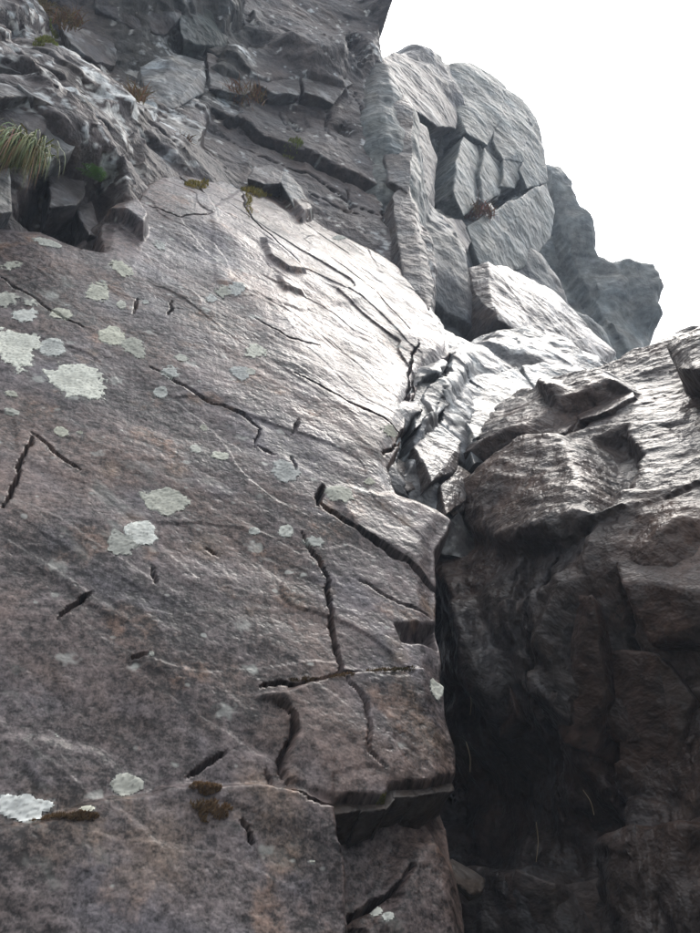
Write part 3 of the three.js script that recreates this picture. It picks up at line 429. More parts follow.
lap('mesh'); const lichenMat = plain(null, 0.95);
for (const L of lichens) crust(slab, L, lichenMat, slabMesh, (u, v, e) => { const m = (L.den > 0.9 ? 0.72 : 0.40 + 0.22 * h1(Math.floor(L.s), 3, 9)) * (e > 0.45 ? 0.86 : 1) * (1 + 0.45 * fbm(u * 40, v * 40, 4, 0.7)) * (n2(u * 150, v * 150) > 0.42 ? 0.6 : 1) * (e < 0.12 && L.den > 0.9 ? 1.12 : 1), k = 0.12 * h1(Math.floor(L.s), 8, 2); return [m * (0.97 + k * 0.6), m * (1.0 + k * 0.3), m * (0.97 - k)]; });
lap('lichen');

// ---------------------------------------------------------------- the other rock faces; third number: metres from the camera over the ground
const hz = (x, y, h) => { const r = ray(x, y); return [x, y, h / Math.hypot(r.x, r.z)]; };
const white = (o, t, c = 0.46) => { o[0] = lerp(o[0], c * 0.98, t); o[1] = lerp(o[1], c, t); o[2] = lerp(o[2], c * 0.99, t); };
function rimDrop(face, outline, rough, deep, wide) { face.outline = outline; face.add(null, (u, v) => { if (polyDist(u, v, outline) < -3 * rough) return 0; const d = polyDist(u + rough * fbm(u * 0.25 / rough, v * 0.25 / rough, 5, 0.6), v + rough * fbm(u * 0.25 / rough + 50, v * 0.25 / rough, 5, 0.6), outline); const round = rough * 0.6; return d < -round ? 0 : -round * 0.6 * sstep(-round, 0, d) ** 2 - (d > 0 ? deep * sstep(0, wide, d) : 0); }); }
const tris = {};
function sheet(face, name, us, vs, mat, color, margin) { const m = face.mesh(name, us, vs, mat, color, face.outline ? (u, v) => polyDist(u, v, face.outline) < margin : null); tris[name] = m.geometry.index.count / 3; return m; }
const polyMask = (face, px, soft) => { const L = face.poly(px); return (u, v) => { const d = polyDist(u, v, L); return sstep(soft, -soft, d); }; };

// upper cliff: broken ledges on the left, a steep wall in the middle, a roof above
const upper = new Face([
  [0, 235, 2.28], [100, 235, 2.35], [0, 140, 2.32], [60, 160, 2.30], [140, 150, 2.52], [200, 165, 2.68], [0, 92, 2.32], [80, 112, 2.44], [140, 118, 2.68], [0, 30, 2.76], [60, 45, 2.96], [100, 64, 3.04], [130, 84, 3.0], [30, 100, 2.32], [180, 110, 2.95], [200, 60, 3.12],
  [250, 90, 3.2], [250, 150, 2.98], [300, 150, 3.12], [300, 215, 2.92], [360, 250, 3.06], [400, 200, 3.32], [420, 285, 3.10], [350, 90, 3.42], [360, 20, 3.62], [300, 20, 3.42], [150, 0, 3.02], [220, 0, 3.2],
  [420, 120, 3.55], [300, -150, 3.75], [100, -150, 3.3], [-120, 0, 2.75], [-150, 150, 2.25], [420, 360, 2.95], [200, 300, 2.6], [0, 320, 2.25], [100, -300, 3.5],
].map(a => hz(...a)), 4e-3);
{
  const q = [upper.uv(210, 112), upper.uv(392, 190)], A = Math.atan2(q[1][1] - q[0][1], q[1][0] - q[0][0]), c = Math.cos(A), s = Math.sin(A);
  const broken = polyMask(upper, [[-200, -300], [240, -300], [240, 60], [230, 120], [190, 160], [140, 190], [120, 260], [-200, 260]], 0.15);
  upper.add(null, (u, v) => {
    const a = u * c + v * s, b = -u * s + v * c, k = broken(u, v), w = 0.3 * n2(u * 1.5, v * 1.5);
    let h = 0.06 * fbm(u * 0.8, v * 0.8 + 4, 2) + 0.003 * fbm(u * 24, v * 24, 3) ;
    h += upper.fract(a, b * 1.7, 1.5, lerp(0.05, 0.09, k), 31, 2);
    let f = facets(a * 2.3 + 0.2 * n2(u * 4, v * 4), b * 4 + 0.2 * n2(u * 4 + 5, v * 4), 0.9, 0.95, 53); h += lerp(0.006, 0.02, k) * f.h; f = facets(a * 6 + 0.3 * n2(u * 6, v * 6), b * 9, 0.9, 0.95, 59); h += lerp(0.006, 0.012, k) * f.h;
    return h;
  });
  // roof band and ledges
  upper.raise([[40, -400], [60, -10], [84, 8], [112, 40], [150, 52], [186, 44], [200, 30], [232, 30], [262, 62], [300, 84], [340, 82], [376, 72], [500, -400]], 0.12, 0.13, 0.05);
  upper.raise([[96, -400], [96, 6], [130, 30], [166, 36], [186, 20], [190, -400]], 0.09, 0.10, 0.04);
  upper.raise([[196, -400], [200, 20], [216, 46], [232, 34], [240, -400]], 0.12, 0.05, 0.03);
  upper.raise([[330, -300], [346, 0], [362, 30], [374, 40], [420, -300]], 0.25, 0.08, 0.03);
  upper.raise([[-300, 30], [0, 36], [40, 60], [80, 90], [128, 116], [150, 122], [140, 134], [100, 128], [60, 104], [0, 80], [-300, 76]], 0.06, 0.04, 0.03);
  upper.raise([[-300, 96], [0, 92], [34, 96], [70, 112], [120, 128], [136, 150], [118, 168], [60, 158], [20, 150], [-300, 150]], 0.06, 0.06, 0.04);
  upper.raise([[-300, 0], [0, 2], [30, 20], [46, 44], [20, 50], [-300, 24]], 0.10, 0.04, 0.03);
  upper.raise([[40, 170], [110, 178], [110, 215], [70, 240], [20, 225]], -0.20, 0.04, 0.03);
  upper.raise([[62, 176], [86, 180], [84, 214], [56, 214]], 0.02, 0.04, 0.02);
  upper.raise([[210, 114], [300, 156], [400, 196], [420, 290], [300, 230], [200, 150]], -0.06, 0.02, 0.015);
  upper.raise([[200, 84], [252, 98], [300, 92], [340, 100], [330, 60], [230, 60]], 0.08, 0.05, 0.03);
  upper.crack([[208, 112], [250, 132], [300, 156], [345, 176], [396, 194]], 0.022, 0.10, 0.1);
  upper.crack([[214, 124], [260, 150], [310, 172], [352, 198], [398, 222]], 0.009, 0.05);
  upper.crack([[300, 186], [340, 202], [372, 220]], 0.007, 0.04); upper.crack([[352, 92], [362, 118], [376, 150], [388, 200], [398, 250]], 0.012, 0.06); upper.crack([[278, 112], [292, 140]], 0.008, 0.04); upper.crack([[320, 108], [330, 140], [334, 150]], 0.008, 0.04); upper.crack([[350, 182], [354, 212]], 0.007, 0.04); upper.crack([[230, 168], [262, 186], [300, 206]], 0.01, 0.05);
  for (const p of [[349, 62, 8, 11, .12], [345, 130, 6, 5, .05], [296, 128, 5, 7, .05], [60, 30, 8, 10, .08]]) upper.pit(...p);
  const bl = upper.uv(0, 330), tl = upper.uv(100, -300);
  rimDrop(upper, [[-3.2, bl[1] - 0.3], [-3.2, tl[1]], ...upper.poly([[330, -420], [372, -200], [378, -60], [374, 12], [368, 40], [374, 58], [392, 84], [410, 110], [404, 150], [408, 200], [424, 240], [430, 300], [440, 420]]), [upper.uv(440, 420)[0], bl[1] - 0.3]], 0.014, 2.2, 0.5);
  const vein = polyMask(upper, [[360, 60], [400, 70], [412, 150], [430, 290], [388, 270], [384, 170]], 0.12), ledge = polyMask(upper, [[-300, -20], [30, 0], [90, 60], [180, 120], [190, 150], [110, 190], [-300, 150]], 0.12), spot = polyMask(upper, [[130, 60], [200, 40], [250, 70], [250, 112], [180, 118], [120, 100]], 0.1), green = polyMask(upper, [[60, -100], [240, -100], [250, 60], [240, 110], [160, 110], [100, 60]], 0.15);
  const color = (o, u, v, h, x, y, z) => {
    const a = u * c + v * s, b = -u * s + v * c; const big = fbm3(x * 0.9, y * 0.9, z * 0.9, 3), mid = fbm3(x * 4, y * 4, z * 4, 4), st = fbm(a * 5, b * 26, 4, 0.6), wm = n2(u * 1.3 + 60, v * 1.3);
    const m = 0.108 * (1 + 0.3 * big + 0.35 * mid + 0.22 * st); o[0] = m * (1.16 + 0.1 * wm); o[1] = m * 0.98; o[2] = m * (0.96 - 0.06 * wm);
    const g = green(u, v) * 0.8; o[0] *= 1 - 0.22 * g; o[1] *= 1 - 0.06 * g; o[2] *= 1 - 0.10 * g;
    const lw = fbm3(x * 6, y * 6, z * 6, 4) + 0.3 * n3(x * 34, y * 34, z * 34) + 0.3 * fbm(a * 2, b * 5, 2); white(o, 0.9 * ledge(u, v) * sstep(0.14, 0.21, lw), 0.95); white(o, 0.8 * spot(u, v) * sstep(0.16, 0.23, lw), 0.85);
    const vw = fbm(u * 9 + 3, v * 6, 4, 0.7) + 0.35 * n2(u * 26, v * 26); white(o, 0.9 * vein(u, v) * sstep(0.14, 0.2, vw), 0.95); white(o, 0.7 * sstep(0.36, 0.42, vw), 0.8);
    const mo = fbm3(x * 3 + 9, y * 3, z * 3, 4); if (mo > 0.3) { const t = clamp((mo - 0.3) * 4) * 0.5 * (ledge(u, v) + spot(u, v)); o[0] = lerp(o[0], 0.09, t); o[1] = lerp(o[1], 0.07, t); o[2] = lerp(o[2], 0.03, t); }
  };
  const L = upper.uv(0, 200)[0], R = upper.uv(420, 250)[0], B = Math.min(upper.uv(420, 290)[1], upper.uv(0, 240)[1]), Tp = Math.max(upper.uv(0, 0)[1], upper.uv(370, 0)[1]);
  console.log('upper', upper.n.toArray().map(x => x.toFixed(2)).join(), L, R, B, Tp);
  upper.left = L;
  place(upper.solid('cliff_wall', [L - 1.25, B - 0.2, R + 0.3, Tp + 0.7], 0.0142, 0.35, [0.05, (x, y, z, u, v) => { const k = broken(u, v); return crumble(x, y, z, 3.6, lerp(0.03, 0.055, k), 5, 3); }], rockMat(0.55, 0.016, 1.3), color), 'cliff_wall', 'steep grey cliff wall with broken mossy ledges above the slab', null, null, 'structure');
}

// far buttress against the sky and the paler crag behind it
const buttress = new Face([[430, 66, 5.2], [390, 66, 4.25], [500, 80, 6.0], [548, 160, 6.5], [450, 150, 4.9], [500, 200, 5.6], [500, 290, 5.4], [430, 250, 4.0], [400, 150, 3.95], [400, 300, 3.5], [560, 300, 6.4], [480, 330, 4.9], [530, 240, 6.0], [380, 380, 3.4]].map(a => hz(...a)), 4e-3);
function crag(face, amp, salt, sc) {
  face.add(null, (u, v) => {
    let h = 0.3 * amp * fbm(u * 0.5 / sc + salt, v * 0.5 / sc, 2) + face.fract(u + 0.2 * v, v * 0.5, 0.8 / sc, 0.4 * amp, salt, 2);
    const f = facets((u - 0.3 * v) * 5 / sc + 0.4 * n2(u * 5, v * 5), v * 3.5 / sc, 1.0, 0.95, salt + 19); h += 0.02 * amp * f.h; return h;
  });
}
{
  crag(buttress, 0.5, 61, 1);
  buttress.raise([[425, 140], [452, 128], [460, 150], [458, 215], [436, 200], [430, 170]], -0.3, 0.3, 0.08);
  buttress.raise([[400, 126], [424, 130], [430, 190], [430, 240], [412, 240], [402, 180]], -0.15, 0.2, 0.05);
  buttress.crack([[456, 90], [455, 120], [458, 150]], 0.03, 0.2); buttress.crack([[462, 222], [500, 203], [540, 184]], 0.04, 0.25); buttress.crack([[380, 66], [400, 100], [440, 128], [456, 132]], 0.05, 0.25);
  rimDrop(buttress, buttress.poly([[360, 420], [360, 80], [373, 64], [386, 60], [396, 61], [410, 58], [428, 64], [450, 70], [470, 68], [486, 78], [502, 92], [518, 106], [532, 134], [538, 160], [540, 200], [537, 232], [528, 262], [548, 290], [600, 330], [640, 420]]), 0.11, 4, 0.8);
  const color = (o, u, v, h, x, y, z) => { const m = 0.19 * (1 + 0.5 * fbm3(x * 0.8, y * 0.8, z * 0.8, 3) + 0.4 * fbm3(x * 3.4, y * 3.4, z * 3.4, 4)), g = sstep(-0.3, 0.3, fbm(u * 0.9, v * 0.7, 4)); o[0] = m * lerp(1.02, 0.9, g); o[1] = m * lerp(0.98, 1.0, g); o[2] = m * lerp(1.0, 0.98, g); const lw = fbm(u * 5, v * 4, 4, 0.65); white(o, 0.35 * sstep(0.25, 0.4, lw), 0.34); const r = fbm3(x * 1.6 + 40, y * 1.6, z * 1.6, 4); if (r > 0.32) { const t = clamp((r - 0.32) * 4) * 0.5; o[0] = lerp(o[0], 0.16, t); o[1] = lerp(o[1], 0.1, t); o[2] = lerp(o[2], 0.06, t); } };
  const b = box(buttress.outline, 0.7);
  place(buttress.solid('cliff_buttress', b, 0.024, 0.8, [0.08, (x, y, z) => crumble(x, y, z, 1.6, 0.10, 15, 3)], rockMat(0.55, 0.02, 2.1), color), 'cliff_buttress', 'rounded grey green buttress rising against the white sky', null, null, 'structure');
}
const farCrag = new Face([[540, 200, 8.6], [560, 280, 8.8], [640, 285, 9.4], [645, 340, 9.2], [600, 340, 8.6], [560, 340, 8.2], [560, 170, 8.8], [520, 300, 7.8], [600, 400, 8.3], [500, 150, 8.4], [680, 420, 9.2]].map(a => hz(...a)), 4e-3);
{
  crag(farCrag, 0.8, 83, 1.2);
  rimDrop(farCrag, farCrag.poly([[480, 460], [480, 190], [532, 186], [546, 186], [552, 194], [556, 208], [562, 228], [574, 246], [578, 266], [584, 278], [604, 282], [640, 283], [645, 300], [643, 312], [650, 326], [644, 340], [640, 352], [660, 460]]), 0.10, 4, 0.8);
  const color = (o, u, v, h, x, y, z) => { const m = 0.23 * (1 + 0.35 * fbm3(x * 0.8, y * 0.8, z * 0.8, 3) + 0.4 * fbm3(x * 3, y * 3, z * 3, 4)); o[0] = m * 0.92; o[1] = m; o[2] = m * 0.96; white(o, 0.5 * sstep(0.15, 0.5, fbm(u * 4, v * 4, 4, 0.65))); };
  const b = box(farCrag.outline, 0.7);
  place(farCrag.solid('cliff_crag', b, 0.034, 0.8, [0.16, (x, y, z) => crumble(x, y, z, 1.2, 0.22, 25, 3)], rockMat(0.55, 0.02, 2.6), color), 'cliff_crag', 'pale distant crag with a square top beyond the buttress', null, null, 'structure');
}

// wet rock at the head of the gully
const behind = (x, y, f) => [x, y, Math.hypot(...(() => { const [u, v] = slab.uv(x, y), p = slab.pt(u, v, slab.base(u, v)).sub(EYE); return [p.x, p.z]; })()) * f];
const headwall = new Face([behind(408, 412, 1.05), behind(420, 380, 1.05), behind(446, 352, 1.06), behind(400, 445, 1.06), behind(425, 492, 1.07), behind(380, 400, 1.12), [446, 470, 2.42], [480, 450, 2.62], [450, 400, 2.68], [470, 370, 2.95], [520, 400, 3.1], [560, 370, 3.45], [610, 365, 3.8], [500, 340, 3.55], [540, 330, 3.85], [440, 600, 2.3], [520, 600, 2.5], [600, 500, 3.3], [650, 400, 3.9]].map(a => hz(...a)), 4e-3);
{
  const q = [headwall.uv(470, 360), headwall.uv(560, 440)], A = Math.atan2(q[1][1] - q[0][1], q[1][0] - q[0][0]), c = Math.cos(A), s = Math.sin(A);
  headwall.add(null, (u, v) => { const a = u * c + v * s, b = -u * s + v * c, w = 0.3 * n2(u * 2, v * 2); let h = 0.03 * fbm(u * 1.4, v * 1.4, 2) + 0.005 * fbm(a * 4, b * 10 + w, 3) + 0.002 * fbm(u * 30, v * 30, 3) + headwall.fract(a, b * 1.5, 2.0, 0.03, 91, 2); return h; });
  headwall.raise([[412, 385], [440, 362], [452, 352], [470, 372], [440, 410], [420, 440], [412, 470]], 0.03, 0.03, 0.02);
  headwall.crack([[405, 500], [404, 470], [410, 430], [418, 392], [448, 362]], 0.012, 0.08, 0.1); headwall.crack([[436, 400], [440, 440], [436, 480]], 0.012, 0.08); headwall.crack([[452, 372], [480, 400], [470, 440]], 0.01, 0.06); headwall.crack([[450, 455], [462, 470], [470, 500]], 0.02, 0.12);
  rimDrop(headwall, headwall.poly([[340, 640], [340, 380], [360, 320], [420, 300], [452, 338], [470, 346], [500, 338], [530, 326], [548, 332], [566, 348], [580, 358], [600, 362], [640, 380], [720, 430], [720, 640]]), 0.03, 1.6, 0.35);
  const color = (o, u, v, h, x, y, z) => { const a = u * c + v * s, b = -u * s + v * c, m = 0.17 * (1 + 0.3 * fbm3(x, y, z, 3) + 0.35 * fbm3(x * 5, y * 5, z * 5, 4) + 0.2 * fbm(a * 6, b * 30, 3)); o[0] = m * 0.98; o[1] = m * 0.985; o[2] = m * 1.02; const lw = fbm(a * 5, b * 12, 4, 0.65) + 0.25 * n2(u * 24, v * 24); white(o, 0.8 * sstep(0.05, 0.3, lw), 0.7); };
  const b = box(headwall.outline, 0.35);
  place(headwall.solid('rock_headwall', [b[0], headwall.uv(450, 560)[1], b[2], b[3]], 0.0105, 0.3, [0.04, (x, y, z) => crumble(x, y, z, 2.8, 0.055, 35, 3) + 0.003 * fbm3(x * 20, y * 20, z * 20, 2)], rockMat(0.36, 0.008, 1.1), color), 'rock_headwall', 'wet glistening pale rock at the head of the gully', null, null, 'structure');
}

// the dark wall on the right of the gully: undercut below, rounded and wet above
const wall = new Face([
  [700, 1000, 2.16], [700, 933, 2.14], [600, 933, 2.22], [530, 933, 2.28], [480, 933, 2.36], [430, 933, 2.5], [700, 700, 2.05], [600, 700, 2.12], [530, 700, 2.22], [480, 700, 2.38], [440, 700, 2.6], [400, 700, 2.85],
  [700, 570, 1.90], [600, 570, 1.98], [530, 570, 2.12], [490, 560, 2.3], [450, 570, 2.6], [700, 490, 2.04], [600, 490, 2.12], [540, 490, 2.26], [490, 490, 2.46], [700, 420, 2.36], [620, 420, 2.46], [560, 430, 2.56], [500, 440, 2.72], [700, 340, 2.86], [650, 352, 2.92], [600, 374, 2.98], [545, 402, 2.95],
  [600, 1300, 2.25], [460, 1300, 2.4], [420, 460, 2.95], [800, 1000, 2.0], [800, 700, 1.9], [800, 570, 1.78], [800, 480, 1.92], [800, 400, 2.4],
].map(a => hz(...a)), 6e-3);
{
  const top = polyMask(wall, [[430, 300], [700, 280], [760, 290], [760, 480], [700, 520], [640, 520], [600, 545], [560, 580], [500, 560], [470, 560]], 0.06);
  const q = [wall.uv(490, 510), wall.uv(600, 480)], A = Math.atan2(q[1][1] - q[0][1], q[1][0] - q[0][0]), c = Math.cos(A), s = Math.sin(A);
  wall.add(null, (u, v) => {
    const k = top(u, v), a = u * c + v * s, b = -u * s + v * c, w = 0.5 * n2(u * 2.4, v * 2.4);
    let h = 0.05 * fbm(u * 1.3 + 2, v * 1.1, 2) + 0.004 * fbm(u * 32, v * 32, 3) + wall.fract(u, v * 0.75, 1.9, lerp(0.09, 0.04, k), 103, 2);
    h += k * (0.010 * fbm(a * 3.4, b * 10 + w, 3) + 0.0075 * ridged(a * 5, b * 18 + w * 2, 2));
    const f = facets(u * 7, v * 5, 0.8, 0.95, 111); h += 0.010 * (1 - k) * f.h; return h;
  });
  wall.raise([[470, 470], [486, 440], [500, 424], [530, 404], [560, 398], [584, 410], [566, 428], [540, 446], [500, 466], [476, 480]], 0.09, 0.035, 0.02);
  wall.raise([[474, 520], [500, 480], [540, 456], [584, 444], [604, 500], [606, 530], [570, 552], [520, 556], [484, 546]], 0.07, 0.03, 0.02);
  wall.raise([[596, 440], [620, 430], [634, 462], [628, 500], [612, 520], [604, 480]], -0.09, 0.03, 0.02);
  wall.raise([[614, 520], [646, 482], [700, 470], [760, 450], [760, 1200], [660, 1200], [640, 800], [600, 760], [560, 720], [580, 620]], 0.05, 0.05, 0.03);
  wall.raise([[556, 398], [590, 386], [620, 384], [636, 396], [606, 408], [576, 420]], 0.10, 0.03, 0.02);
  wall.raise([[545, 600], [590, 600], [600, 740], [570, 800], [545, 780]], 0.06, 0.05, 0.03);
  wall.raise([[430, 760], [560, 740], [640, 860], [630, 1000], [430, 1000]], -0.12, 0.06, 0.04);
  wall.raise([[480, 880], [560, 872], [600, 900], [640, 1100], [480, 1100]], 0.18, 0.04, 0.03);
  wall.raise([[455, 560], [470, 560], [500, 640], [520, 720], [500, 740], [476, 640]], 0.09, 0.04, 0.03);
  wall.raise([[622, 868], [700, 862], [760, 856], [760, 1200], [640, 1200]], 0.09, 0.025, 0.02);
  wall.crack([[600, 720], [620, 800], [640, 860]], 0.02, 0.12); wall.crack([[560, 560], [548, 640], [556, 720], [540, 800]], 0.02, 0.12); wall.crack([[700, 760], [650, 770], [600, 740]], 0.012, 0.06); wall.crack([[480, 480], [530, 458], [580, 430], [600, 410]], 0.02, 0.10); wall.crack([[640, 600], [650, 680], [690, 740]], 0.01, 0.05); wall.crack([[610, 620], [600, 700]], 0.014, 0.06);
  const sky = wall.poly([[360, 640], [380, 520], [440, 496], [462, 470], [472, 452], [488, 432], [506, 418], [530, 402], [552, 394], [584, 388], [600, 372], [624, 360], [642, 350], [656, 346], [668, 338], [684, 330], [720, 322]]), bl = wall.uv(420, 1300), br = wall.uv(830, 933);
  rimDrop(wall, [[sky[0][0], bl[1] - 0.6], ...sky, [br[0] + 0.1, sky[sky.length - 1][1] + 0.1], [br[0] + 0.1, bl[1] - 0.6]], 0.025, 1.6, 0.3);
  const moss = polyMask(wall, [[470, 850], [700, 850], [700, 1000], [470, 1000]], 0.2);
  const color = (o, u, v, h, x, y, z) => { const m = 0.085 * (1 + 0.3 * fbm3(x, y, z, 3) + 0.4 * fbm3(x * 5, y * 5, z * 5, 4) + 0.15 * fbm3(x * 22, y * 22, z * 22, 2)), w = sstep(-0.2, 0.4, fbm3(x * 1.6 + 30, y * 1.6, z * 1.6, 3)); o[0] = m * lerp(1.12, 1.36, w); o[1] = m * lerp(0.95, 0.9, w); o[2] = m * lerp(0.9, 0.72, w);     const lw = fbm(u * 12, v * 9, 4, 0.7) + 0.3 * n2(u * 30, v * 30); white(o, 0.3 * sstep(0.35, 0.6, lw), 0.2); };
  const L = wall.uv(440, 700)[0] - 0.1, R = wall.uv(700, 600)[0] + 0.1, b = box(wall.outline, 0.3);
  console.log('wall', wall.n.toArray().map(x => x.toFixed(2)).join(), L, R, b.map(x => x.toFixed(2)).join());
  place(wall.solid('gully_wall', [b[0], wall.uv(600, 1050)[1], b[2], b[3]], 0.0095, 0.3, [0.05, (x, y, z, u, v) => crumble(x, y, z, 4.0, lerp(0.085, 0.03, top(u, v)), 45, 3) + 0.004 * fbm3(x * 20, y * 20, z * 20, 2)], rockMat(0.4, 0.012, 0.9), color), 'gully_wall', 'dark brown wet wall overhanging the gully on its open side', null, null, 'structure');
}
{ // the same wall goes on beside and behind the camera; its shade lies on the foot of the gully
  const side = new Face([[1.1, 0, -1.75], [1.0, 2.2, -1.68], [1.75, 4.0, -1.9], [1.4, 0, 0], [1.3, 2.4, 0], [2.0, 4.0, 0], [1.7, 0, 1.6], [1.6, 2.4, 1.6], [2.2, 4.0, 1.6]].map(p => new THREE.Vector3(...p)), 6e-3);
  side.add(null, (u, v) => 0.12 * fbm(u * 1.2, v * 1.2, 4) + 0.12 * domes(u * 1.7, v * 1.3, 0.6, 0.7, 133));
  const us = []; for (let u = -1.75; u < 1.7; u += 0.03) us.push(u); const vs = []; for (let v = -2.8; v < 1.6; v += 0.03) vs.push(v);
  place(sheet(side, 'gully_wall', us, vs, rockMat(0.45, 0.012, 0.9), (o, u, v, h, x, y, z) => { const m = 0.085 * (1 + 0.4 * fbm3(x * 3, y * 3, z * 3, 4)); o[0] = m * 1.15; o[1] = m * 0.93; o[2] = m * 0.85; }, 0), 'gully_wall', 'dark brown rock continuing from the gully wall towards its mouth', null, null, 'structure');
}
{ // and the slab's own flank comes round on its other side
  const flank = new Face([[-2.3, 0, -1.3], [-2.2, 1.6, -1.4], [-2.5, 3.0, -1.6], [-2.0, 0, 0.2], [-1.9, 1.6, 0.2], [-2.2, 3.0, 0.2], [-2.1, 0, 1.6], [-2.0, 1.6, 1.6], [-2.3, 2.9, 1.6]].map(p => new THREE.Vector3(...p)), 6e-3);
  flank.add(null, (u, v) => 0.12 * fbm(u * 1.2, v * 1.2, 4) + 0.12 * domes(u * 1.7, v * 1.3, 0.6, 0.7, 153));
  const us = []; for (let u = -1.6; u < 1.6; u += 0.03) us.push(u); const vs = []; for (let v = -1.9; v < 1.7; v += 0.03) vs.push(v);
  place(sheet(flank, 'slab_flank', us, vs, rockMat(0.45, 0.012, 0.9), (o, u, v, h, x, y, z) => { const m = 0.098 * (1 + 0.4 * fbm3(x * 3, y * 3, z * 3, 4)); o[0] = m * 1.12; o[1] = m * 0.97; o[2] = m * 0.9; }, 0), 'slab_flank', 'brown rock flank turning out from the broad slab', null, null, 'structure');
}
lap('faces ' + JSON.stringify(tris));

// ---------------------------------------------------------------- ground below the cliff
{
  const g = new THREE.PlaneGeometry(600, 600, 150, 150); g.rotateX(-Math.PI / 2); const p = g.attributes.position;
  for (let i = 0; i < p.count; i++) { const x = p.getX(i), z = p.getZ(i); p.setY(i, -0.02 * Math.max(0, z) * 2 + 0.25 * fbm(x * 0.1, z * 0.1, 3) - 0.1); }
  g.computeVertexNormals(); const t = grain.clone(); t.repeat.set(300, 300); t.needsUpdate = true;
  place(new THREE.Mesh(g, new THREE.MeshStandardMaterial({ map: t, color: new THREE.Color().setRGB(0.07, 0.07, 0.04), roughness: 1 })), 'ground', 'rough grassy ground at the foot of the cliff', null, null, 'structure').receiveShadow = true;
}

// ---------------------------------------------------------------- blocks that stand free of the faces
const matNear = rockMat(0.5, 0.010, 0.9), matWet = rockMat(0.36, 0.010, 0.9), matFar = rockMat(0.5, 0.014, 1.3); function matFarther() { return rockMat(0.55, 0.02, 2.1); }
const tone = (m, r, g, b, wl = 0.3, wc = 0.46) => (o, x, y, z) => { const k = m * (1 + 0.35 * fbm3(x * 2, y * 2, z * 2, 3) + 0.5 * fbm3(x * 9, y * 9, z * 9, 4)); o[0] = k * r; o[1] = k * g; o[2] = k * b; const w = fbm3(x * 6 + 20, y * 6, z * 6, 4) + 0.25 * n3(x * 30, y * 30, z * 30); white(o, wl * sstep(0.14, 0.24, w), wc); };
// front: pixel and metres over the ground of the corners that face the camera; the hidden side lies thick metres behind
function block(front, thick, mat, color, label, { cell = 0.016, amp = 0.012, freq = 1.5, name = 'rock_block', group, shrink = 0.8 } = {}) {
  const F = front.map(([x, y, h]) => at(...hz(x, y, h))), c = F.reduce((a, p) => a.add(p), new THREE.Vector3()).multiplyScalar(1 / F.length), away = c.clone().sub(EYE).setY(0).normalize().multiplyScalar(thick);
  const P = [...F, ...F.map(p => p.clone().sub(c).multiplyScalar(shrink).add(c).add(away))];
  const base = new THREE.Vector3(c.x, Math.min(...P.map(p => p.y)), c.z); const g = paint(blockGeometry(P, cell, amp, freq), color); g.translate(-base.x, -base.y, -base.z);
  const m = new THREE.Mesh(g, mat); m.position.copy(base); m.castShadow = m.receiveShadow = true; return place(m, name, label, 'rock', group);
}
const grey = tone(0.125, 1.1, 0.98, 0.97, 0.5, 0.5), pale = tone(0.2, 0.98, 1.0, 1.0, 0.85, 0.6), brown = tone(0.12, 1.2, 0.97, 0.88, 0.2, 0.4), dark = tone(0.085, 1.25, 0.95, 0.8, 0.1, 0.2);
block([[436, 302, 4.15], [448, 284, 4.15], [464, 268, 4.0], [486, 261, 4.0], [505, 265, 4.4], [552, 290, 5.0], [615, 352, 5.2], [585, 372, 4.5], [520, 345, 4.0], [497, 322, 3.68], [478, 347, 3.85], [455, 347, 4.0], [440, 330, 4.12]], 1.2, matWet, brown, 'large leaning brown block with a dark facet above the wet headwall', { cell: 0.024, amp: 0.02, freq: 1 });
block([[456, 352, 3.42], [478, 337, 3.5], [502, 330, 3.55], [526, 327, 3.6], [545, 332, 3.7], [566, 352, 3.75], [584, 372, 3.75], [560, 382, 3.5], [520, 356, 3.42], [490, 356, 3.38]], 0.5, matWet, pale, 'smooth pale arched block under the leaning brown block', { amp: 0.012 });
block([[566, 356, 3.9], [580, 350, 4.0], [598, 358, 4.05], [606, 372, 3.9], [580, 380, 3.8]], 0.4, matWet, pale, 'small pale block at the end of the arched block');
block([[668, 344, 2.5], [676, 334, 2.5], [700, 328, 2.45], [740, 330, 2.35], [740, 380, 2.25], [700, 372, 2.3], [676, 366, 2.4]], 0.5, matWet, dark, 'dark wet block on the crest of the gully wall');
// the band of overhanging blocks on the left
block([[-90, 96, 2.3], [0, 94, 2.3], [30, 98, 2.3], [46, 120, 2.18], [40, 150, 2.16], [20, 160, 2.18], [-20, 156, 2.14], [-90, 150, 2.1]], 0.5, matFar, grey, 'bulging grey block above the hanging grass tuft', { amp: 0.02 });
block([[36, 100, 2.36], [66, 108, 2.38], [78, 124, 2.28], [70, 150, 2.2], [50, 164, 2.2], [36, 158, 2.18], [30, 130, 2.18]], 0.5, matFar, pale, 'pale flaky block beside the bulging grey block', { amp: 0.02 });
block([[66, 112, 2.44], [100, 122, 2.48], [128, 128, 2.52], [140, 142, 2.5], [132, 158, 2.42], [112, 166, 2.38], [84, 168, 2.3], [68, 150, 2.26]], 0.5, matFar, pale, 'whitish lichen-mottled block over the dark hollow', { amp: 0.02 });
block([[0, 176, 2.2], [12, 170, 2.2], [14, 210, 2.16], [0, 214, 2.14], [-40, 214, 2.1], [-40, 170, 2.14]], 0.4, matFar, pale, 'narrow upright white-streaked block behind the hanging grass tuft');
block([[48, 172, 2.32], [64, 172, 2.34], [84, 180, 2.36], [84, 198, 2.32], [76, 206, 2.28], [50, 206, 2.24]], 0.4, matFar, grey, 'rounded grey boulder between grass tuft and fern');
block([[76, 206, 2.36], [92, 204, 2.4], [100, 226, 2.36], [98, 240, 2.32], [86, 238, 2.28]], 0.3, matFar, grey, 'dark wedge of rock in the hollow below the fern');
